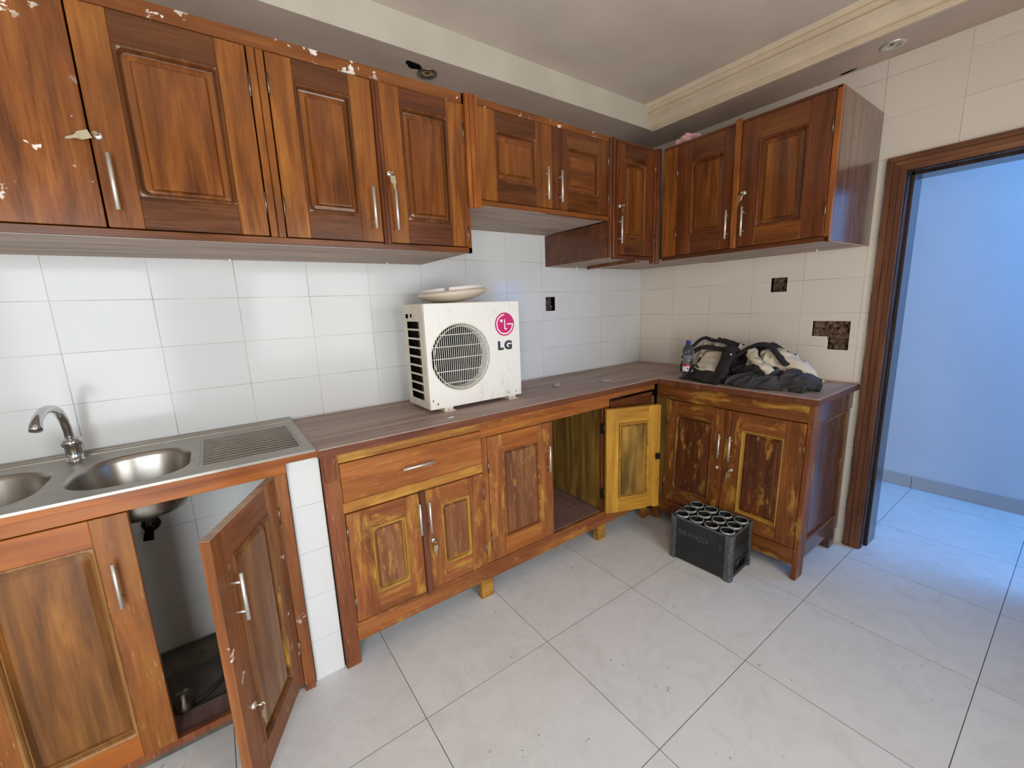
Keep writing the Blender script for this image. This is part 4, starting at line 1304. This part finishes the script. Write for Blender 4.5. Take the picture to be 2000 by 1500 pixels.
for k in range(1, 3):
    y = -hy + cw * k / 3
    mb.box(-hx + 0.011, hx - 0.011, y - 0.0015, y + 0.0015, 0.012, ch - 0.030)
obj('divider', mb, M['crate'], crate)
for i in range(4):
    for j in range(3):
        x, y = -hx + cl * (i + 0.5) / 4, -hy + cw * (j + 0.5) / 3
        x, y = x * 0.97, y * 0.95
        r = 0.0375
        mb = MB().lathe([(r - 0.004, 0.03), (r - 0.004, ch - 0.002), (r - 0.003, ch + 0.004), (r, ch + 0.004), (r + 0.0005, ch - 0.004), (r - 0.001, 0.03)], 24)
        mb.lathe([(r - 0.0045, ch + 0.003), (r - 0.003, ch + 0.0052), (r - 0.0005, ch + 0.0052), (r + 0.001, ch + 0.002), (r + 0.0012, ch - 0.006), (r, ch - 0.008)], 24, 1)
        mb.lathe([(0.0, 0.033), (r - 0.004, 0.033)], 24)
        mb.tube([(0, 0, 0.033), (0, 0, 0.10)], [0.006, 0.003], 8)
        obj('bottle_tube', mb, [M['crate'], M['crate_r']], crate, (x, y, 0))
for i in range(3):
    for j in range(2):
        x, y = (-hx + cl * (i + 1) / 4) * 0.97, (-hy + cw * (j + 1) / 3) * 0.95
        mb = MB().lathe([(0.020, 0.10), (0.020, ch - 0.020), (0.023, ch - 0.018), (0.023, 0.10)], 18)
        obj('gap_ring', mb, M['crate'], crate, (x, y, 0))
for k_, ch_ in enumerate('BRANCO  S'):
    if ch_ != ' ':
        text_mesh('letter', ch_, 0.042, 0.0005, M['crate_t'], crate, (-0.118 + 0.0295 * k_, -hy + 0.0047, 0.182), (PI / 2, 0, 0), 0.0, 1.0)

# ------------------------------------------------------------------ bottle
bot = tag(empty('water_bottle', (-0.490, -0.757, ZC)), 'clear plastic water bottle with blue cap beside the heap of clothes', 'bottle')
pf = [(0.0, 0.004), (0.020, 0.002), (0.028, 0.0), (0.032, 0.006), (0.033, 0.016), (0.0315, 0.03), (0.0325, 0.045), (0.0325, 0.095), (0.0335, 0.10), (0.0322, 0.105), (0.0335, 0.115), (0.0315, 0.125), (0.030, 0.140), (0.031, 0.155), (0.035, 0.170), (0.035, 0.185), (0.032, 0.198), (0.025, 0.212), (0.016, 0.225), (0.0125, 0.230), (0.0125, 0.246), (0.0, 0.246)]
obj('body', MB().lathe(pf, 32), M['pet'], bot)
obj('cap', MB().lathe([(0.0, 0.252), (0.0135, 0.252), (0.0145, 0.250), (0.0145, 0.234), (0.016, 0.233), (0.016, 0.229), (0.0128, 0.229)], 24), M['cap'], bot)
lb = MB().lathe([(0.0330, 0.052), (0.0331, 0.084)], 32, 0)
lb.lathe([(0.0331, 0.0842), (0.0331, 0.094)], 32, 1)
for (a, z, w, h) in ((3.6, 0.066, 0.25, 0.012), (4.6, 0.060, 0.2, 0.008), (4.2, 0.055, 0.6, 0.005)):
    g = [[(0.0334 * math.cos(a + w * t), 0.0334 * math.sin(a + w * t), z + hh) for t in (0, 0.33, 0.66, 1)] for hh in (0, h)]
    lb.loops(g, 2, False, closed=False)
obj('label', lb, [M['label_w'], M['label_r'], M['label_b']], bot)


# ------------------------------------------------------------------ heap of clothes
def nz(p, s, seed=0.0):
    return noise.noise(Vector((p[0] * s + seed, p[1] * s - seed * 0.7, (p[2] if len(p) > 2 else 0) * s + seed * 1.3)))


def ridge(p, s, seed):
    w = Vector((p[0] + 0.06 * nz(p, 7, seed + 3), p[1] + 0.06 * nz(p, 7, seed + 9), p[2] if len(p) > 2 else 0))
    return 1 - abs(nz(w, s, seed)) * 2


def cloth_heap(prof, x0, x1, y0, y1, nx, ny, colour, seed, amp=0.02, s=9):
    """draped mound: prof(x, y) gives its height over the worktop"""
    mb = MB()
    V = []
    for i in range(nx + 1):
        for j in range(ny + 1):
            x = x0 + (x1 - x0) * i / nx
            y = y0 + (y1 - y0) * j / ny
            h = prof(x, y)
            k = min(1.0, max(0.0, h / 0.05))
            h2 = h + k * (amp * (ridge((x, y, 0), s, seed) - 0.5) + amp * 0.40 * (ridge((x, y, 0), s * 2.3, seed + 5) - 0.5) + amp * 0.2 * (ridge((x, y, 0), s * 4.7, seed + 8) - 0.5))
            jx = 0.012 * nz((x, y, 0), 16, seed + 1) * k
            jy = 0.012 * nz((x, y, 0), 16, seed + 2) * k
            V.append((x + jx, y + jy, max(0.0005, h2)))
    for i in range(nx):
        for j in range(ny):
            a = i * (ny + 1) + j
            q = (a, a + 1, a + ny + 2, a + ny + 1)
            if max(V[t][2] for t in q) < 0.003:
                continue
            c = [sum(V[t][d] for t in q) / 4 for d in range(3)]
            mb.f.append(list(q))
            mb.mi.append(colour(*c))
            mb.sm.append(True)
    mb.v = V
    return mb


def interp(t, pts):
    if t <= pts[0][0]: return pts[0][1]
    for (a, u), (b, v) in zip(pts[:-1], pts[1:]):
        if t <= b:
            k = (t - a) / (b - a)
            k = k * k * (3 - 2 * k)
            return u + (v - u) * k
    return pts[-1][1]


def limb(path, rx, rz, n=22, m=46, seed=0.0, amp=0.012, flat=0.6):
    """wrinkled, flattened sleeve or trouser leg along a path"""
    pts = [Vector(p) for p in path]
    ls = []
    L = len(pts) - 1
    for i in range(m + 1):
        t = i / m * L
        k = min(int(t), L - 1)
        p0, p1, p2, p3 = [pts[max(0, min(L, k + d))] for d in (-1, 0, 1, 2)]
        u = t - k
        c = 0.5 * ((2 * p1) + (-p0 + p2) * u + (2 * p0 - 5 * p1 + 4 * p2 - p3) * u * u + (-p0 + 3 * p1 - 3 * p2 + p3) * u ** 3)
        d = (p2 - p1).normalized()
        side = d.cross(Vector((0, 0, 1))).normalized()
        up = side.cross(d).normalized()
        a_, b_ = interp(i / m, rx), interp(i / m, rz)
        l = []
        for q in range(n):
            a = 2 * PI * q / n
            ca, sa = math.cos(a), math.sin(a)
            e = 1 + amp / max(a_, 0.01) * (ridge((c.x + ca * a_, c.y + sa * 0.05, c.z + sa * b_), 15, seed) - 0.4) * 1.4
            p = c + side * (a_ * e * ca) + up * (b_ * e * (abs(sa) ** flat) * (1 if sa > 0 else -1))
            p.z = max(0.001, p.z)
            l.append(p)
        ls.append(l)
    return MB().loops(ls, 0, True, True, True)


jk = tag(empty('jacket', (-0.30, -1.02, ZC)), 'crumpled cream and black jacket heaped on the worktop against the right-hand wall', 'jacket')
top = [(0.66, 0.02), (0.72, 0.17), (0.79, 0.235), (0.90, 0.222), (0.97, 0.205), (1.03, 0.172), (1.10, 0.200), (1.17, 0.212), (1.25, 0.165), (1.32, 0.115), (1.375, 0.06), (1.41, 0.0)]


def prof_j(x, y):
    h = interp(-y, top)
    fx_ = interp(x, [(-0.55, 0.0), (-0.50, 0.28), (-0.42, 0.55), (-0.33, 0.92), (-0.27, 1.0), (-0.16, 0.85), (-0.07, 0.35), (-0.045, 0.0)])
    if -y > 1.02:
        fx_ = interp(x, [(-0.50, 0.0), (-0.44, 0.30), (-0.36, 0.72), (-0.28, 1.0), (-0.18, 0.9), (-0.07, 0.4), (-0.045, 0.0)])
    if -y < 0.80:
        k_ = min(1, max(0, (0.80 + y) / 0.10))
        fx_ = fx_ * (1 - k_) + k_ * interp(x, [(-0.46, 0.0), (-0.40, 0.45), (-0.34, 0.9), (-0.27, 1.0), (-0.16, 0.85), (-0.07, 0.35), (-0.045, 0.0)])
    edge = min(1, max(0, (-y - 0.665) / 0.06)) * min(1, max(0, (1.41 + y) / 0.05))
    return h * fx_ * edge


def col_j(x, y, z):
    w = 0.02 * nz((x, y, 0), 9, 2.0)
    if y < -1.08 + w and y > -1.27 + w and x > -0.33 + w:
        return 1
    if -0.98 < y < -0.84 and x > -0.30 + w:
        return 1
    if -1.09 + w < y < -0.985 and x < -0.30:
        return 1
    if x < -0.43 + w and y > -1.0:
        return 1
    return 0


mb = cloth_heap(prof_j, -0.57, -0.03, -1.42, -0.64, 170, 240, col_j, 1.7, 0.048, 9)
mb.v = [(x + 0.30, y + 1.02, z) for x, y, z in mb.v]
obj('body', mb, [M['cream'], M['black_c']], jk)


def J(p):
    return (p[0] + 0.30, p[1] + 1.02, p[2])


def band(path, w, t, seed, mat, name='band', n=10, m=40, amp=0.004):
    mb_ = limb([J(p) for p in path], [(0, w), (1, w)], [(0, t), (1, t)], n, m, seed, amp, 0.8)
    return obj(name, mb_, mat, jk)


band([(-0.46, -0.70, 0.13), (-0.40, -0.73, 0.20), (-0.36, -0.785, 0.258), (-0.35, -0.84, 0.247), (-0.35, -0.92, 0.240), (-0.35, -0.985, 0.210), (-0.37, -1.02, 0.180)], 0.016, 0.010, 3.1, M['black_c'], 'collar_band')
band([(-0.40, -1.015, 0.155), (-0.36, -1.07, 0.205), (-0.35, -1.14, 0.235), (-0.35, -1.20, 0.222), (-0.36, -1.255, 0.165), (-0.38, -1.30, 0.13)], 0.022, 0.012, 5.3, M['black_c'], 'collar_band')
band([(-0.43, -0.74, 0.16), (-0.41, -0.80, 0.20), (-0.405, -0.87, 0.205), (-0.40, -0.95, 0.198)], 0.016, 0.014, 21.0, M['black_c'], 'fold')
band([(-0.42, -0.70, 0.02), (-0.43, -0.685, 0.06), (-0.42, -0.69, 0.10)], 0.022, 0.02, 23.0, M['black_c'], 'fold')
# cream flap with its folded black facing
fl = MB()
g = []
for i in range(13):
    t = i / 12
    row = []
    for j in range(15):
        u = j / 14
        y = -0.815 - 0.165 * u - 0.02 * (1 - t)
        x = -0.395 - 0.15 * t + 0.02 * u
        z = 0.196 - 0.125 * t - 0.02 * u * (1 - t) + 0.010 * nz((x, y, t), 12, 4.0) - 0.012 * abs(2 * u - 1)
        row.append(J((x, y, z)))
    g.append(row)
fl.loops(g, 0, True, closed=False)
o = obj('flap', fl, M['cream'], jk)
sm = o.modifiers.new('solid', 'SOLIDIFY')
sm.thickness = 0.004
band([(-0.39, -0.985, 0.205), (-0.44, -1.0, 0.17), (-0.50, -1.005, 0.11), (-0.545, -1.0, 0.035)], 0.036, 0.020, 7.7, M['black_c'], 'cuff', 18, 40, 0.008)
band([(-0.50, -0.81, 0.045), (-0.535, -0.88, 0.040), (-0.545, -0.95, 0.035), (-0.54, -1.01, 0.028)], 0.040, 0.034, 9.1, M['black_c'], 'sleeve', 18, 40, 0.010)
fp = MB()
g = []
for i in range(4):
    for_row = []
    for j in range(6):
        t, u = i / 3, j / 5
        for_row.append(J((-0.455 - 0.018 * t, -0.985 - 0.042 * u, 0.180 - 0.022 * t + 0.004 * nz((t, u, 0), 3, 1))))
    g.append(for_row)
fp.loops(g, 0, True, closed=False)
o = obj('patch', fp, M['cream'], jk, label='small pale patch on the black cuff')
o.modifiers.new('solid', 'SOLIDIFY').thickness = 0.003
band([(-0.34, -1.09, 0.20), (-0.40, -1.13, 0.155), (-0.44, -1.20, 0.12), (-0.46, -1.26, 0.085)], 0.030, 0.018, 2.2, M['cream'], 'sleeve', 18, 40, 0.010)
band([(-0.27, -1.15, 0.17), (-0.30, -1.25, 0.15), (-0.30, -1.33, 0.10), (-0.28, -1.385, 0.05)], 0.055, 0.045, 6.4, M['cream'], 'sleeve', 22, 46, 0.014)

tr = tag(empty('trousers', (-0.42, -1.25, ZC)), 'dark grey trousers lying in front of the cream jacket', 'trousers')
TL = lambda p: (p[0] + 0.42, p[1] + 1.25, p[2])
for path, rx, rz, sd in (
    ([(-0.515, -1.035, 0.022), (-0.505, -1.12, 0.036), (-0.485, -1.22, 0.038), (-0.465, -1.33, 0.030), (-0.46, -1.435, 0.022)], [(0, 0.025), (0.3, 0.055), (0.8, 0.050), (1, 0.045)], [(0, 0.018), (0.4, 0.040), (1, 0.022)], 11.0),
    ([(-0.40, -1.10, 0.055), (-0.41, -1.20, 0.062), (-0.40, -1.32, 0.056), (-0.37, -1.42, 0.036), (-0.35, -1.465, 0.026)], [(0, 0.04), (0.5, 0.060), (1, 0.05)], [(0, 0.025), (0.5, 0.046), (1, 0.026)], 13.7),
    ([(-0.45, -1.28, 0.045), (-0.44, -1.34, 0.058), (-0.41, -1.40, 0.050), (-0.39, -1.45, 0.024)], [(0, 0.02), (0.5, 0.045), (1, 0.03)], [(0, 0.018), (0.5, 0.034), (1, 0.018)], 31.3),
    ([(-0.44, -1.04, 0.075), (-0.445, -1.13, 0.090), (-0.435, -1.22, 0.086), (-0.43, -1.31, 0.066)], [(0, 0.025), (0.5, 0.038), (1, 0.025)], [(0, 0.018), (0.5, 0.024), (1, 0.016)], 17.1)):
    obj('leg' if sd != 17.1 else 'waistband', limb([TL(p) for p in path], rx, rz, 40, 90, sd, 0.026, 0.7), M['grey_c'] if sd != 17.1 else M['black_c'], tr)

# ------------------------------------------------------------------ small things
def scrap(name, label, cat, loc, w, l, seed, mat, rz=0.0, curl=0.008):
    mb = MB()
    g = []
    for i in range(7):
        g.append([((i / 6 - 0.5) * w * (1 - 0.3 * abs(j / 5 - 0.5)), (j / 5 - 0.5) * l, 0.0015 + curl * ((i / 6 - 0.4) ** 2) * 3 + 0.003 * max(0, nz((i * 0.3, j * 0.3, 0), 1, seed))) for j in range(6)])
    mb.loops(g, 0, True, closed=False)
    o = obj(name, mb, mat, None, loc, (0, 0, rz))
    o.modifiers.new('solid', 'SOLIDIFY').thickness = 0.0012
    tag(o, label, cat, 'scraps on the worktop')


scrap('paper_scrap', 'curled pale paper scrap on the worktop right of the air conditioner', 'paper', (-1.258, -0.318, ZC), 0.075, 0.035, 1.0, M['paper'], 0.5)
scrap('paper_scrap', 'flat grey paper scrap on the worktop near the inner corner', 'paper', (-0.920, -0.425, ZC), 0.07, 0.06, 3.0, M['paper'], 0.2, 0.003)
scrap('paint_flake', 'small white paint flake on the worktop in front of the air conditioner', 'flake', (-2.136, -0.545, ZC), 0.04, 0.014, 6.0, M['white_print'], 0.3, 0.002)
bm = bmesh.new()
bmesh.ops.create_icosphere(bm, subdivisions=4, radius=0.05)
for v in bm.verts:
    p = v.co.copy()
    k = 1 + 0.55 * (ridge((p.x * 2.2, p.y * 2.2, p.z * 2.2), 12, 4.4) - 0.55)
    v.co = Vector((p.x * 1.0 * k, p.y * 1.5 * k, max(-0.024, p.z * 0.85 * k)))
me = bpy.data.meshes.new('plastic_bag')
bm.to_mesh(me)
bm.free()
me.materials.append(M['pink'])
o = bpy.data.objects.new('plastic_bag', me)
COL.objects.link(o)
o.location = (-0.50, -0.70, 2.4665)
tag(o, 'crumpled pink plastic bag on top of the right-hand wall cabinet', 'bag')


def downlight(loc, label, broken):
    e = tag(empty('downlight', loc), label, 'ceiling light', 'downlights in the soffit')
    obj('bezel', MB().lathe([(0.022, 0.006), (0.026, 0.0005), (0.030, -0.004), (0.046, -0.006), (0.050, -0.003), (0.050, 0.0)], 32), M['nickel' if not broken else 'hinge'], e)
    obj('lamp', MB().lathe([(0.0, -0.003), (0.008, -0.004), (0.012, -0.001), (0.022, 0.004)], 24), M['brass' if broken else 'chrome'], e)


downlight((-1.948, -0.165, 2.699), 'tarnished downlight beside a broken hole in the soffit over the long wall cabinet', True)
downlight((-0.146, -1.556, 2.699), 'chrome downlight in the soffit above the doorway', False)


def torn_hole_shade(name, cx, cy, rx, ry, rot, seed):
    pts = []
    for i in range(18):
        a = 2 * PI * i / 18
        k = 0.65 + 0.5 * abs(nz((math.cos(a), math.sin(a), 0), 2.1, seed))
        x, y = rx * math.cos(a) * k, ry * math.sin(a) * k
        pts.append((cx + x * math.cos(rot) - y * math.sin(rot), cy + x * math.sin(rot) + y * math.cos(rot)))
    mb = MB().prism(pts, 2.6985, 2.701, 'z')
    o = obj(name, mb, M['black'], ceil)  # flat black patch paints the shade inside a torn hole
    return o


torn_hole_shade('plaster_hole_shade', -2.035, -0.20, 0.06, 0.03, 0.3, 2.0)
torn_hole_shade('plaster_hole_shade', -0.032, -1.345, 0.052, 0.013, 1.45, 5.0)
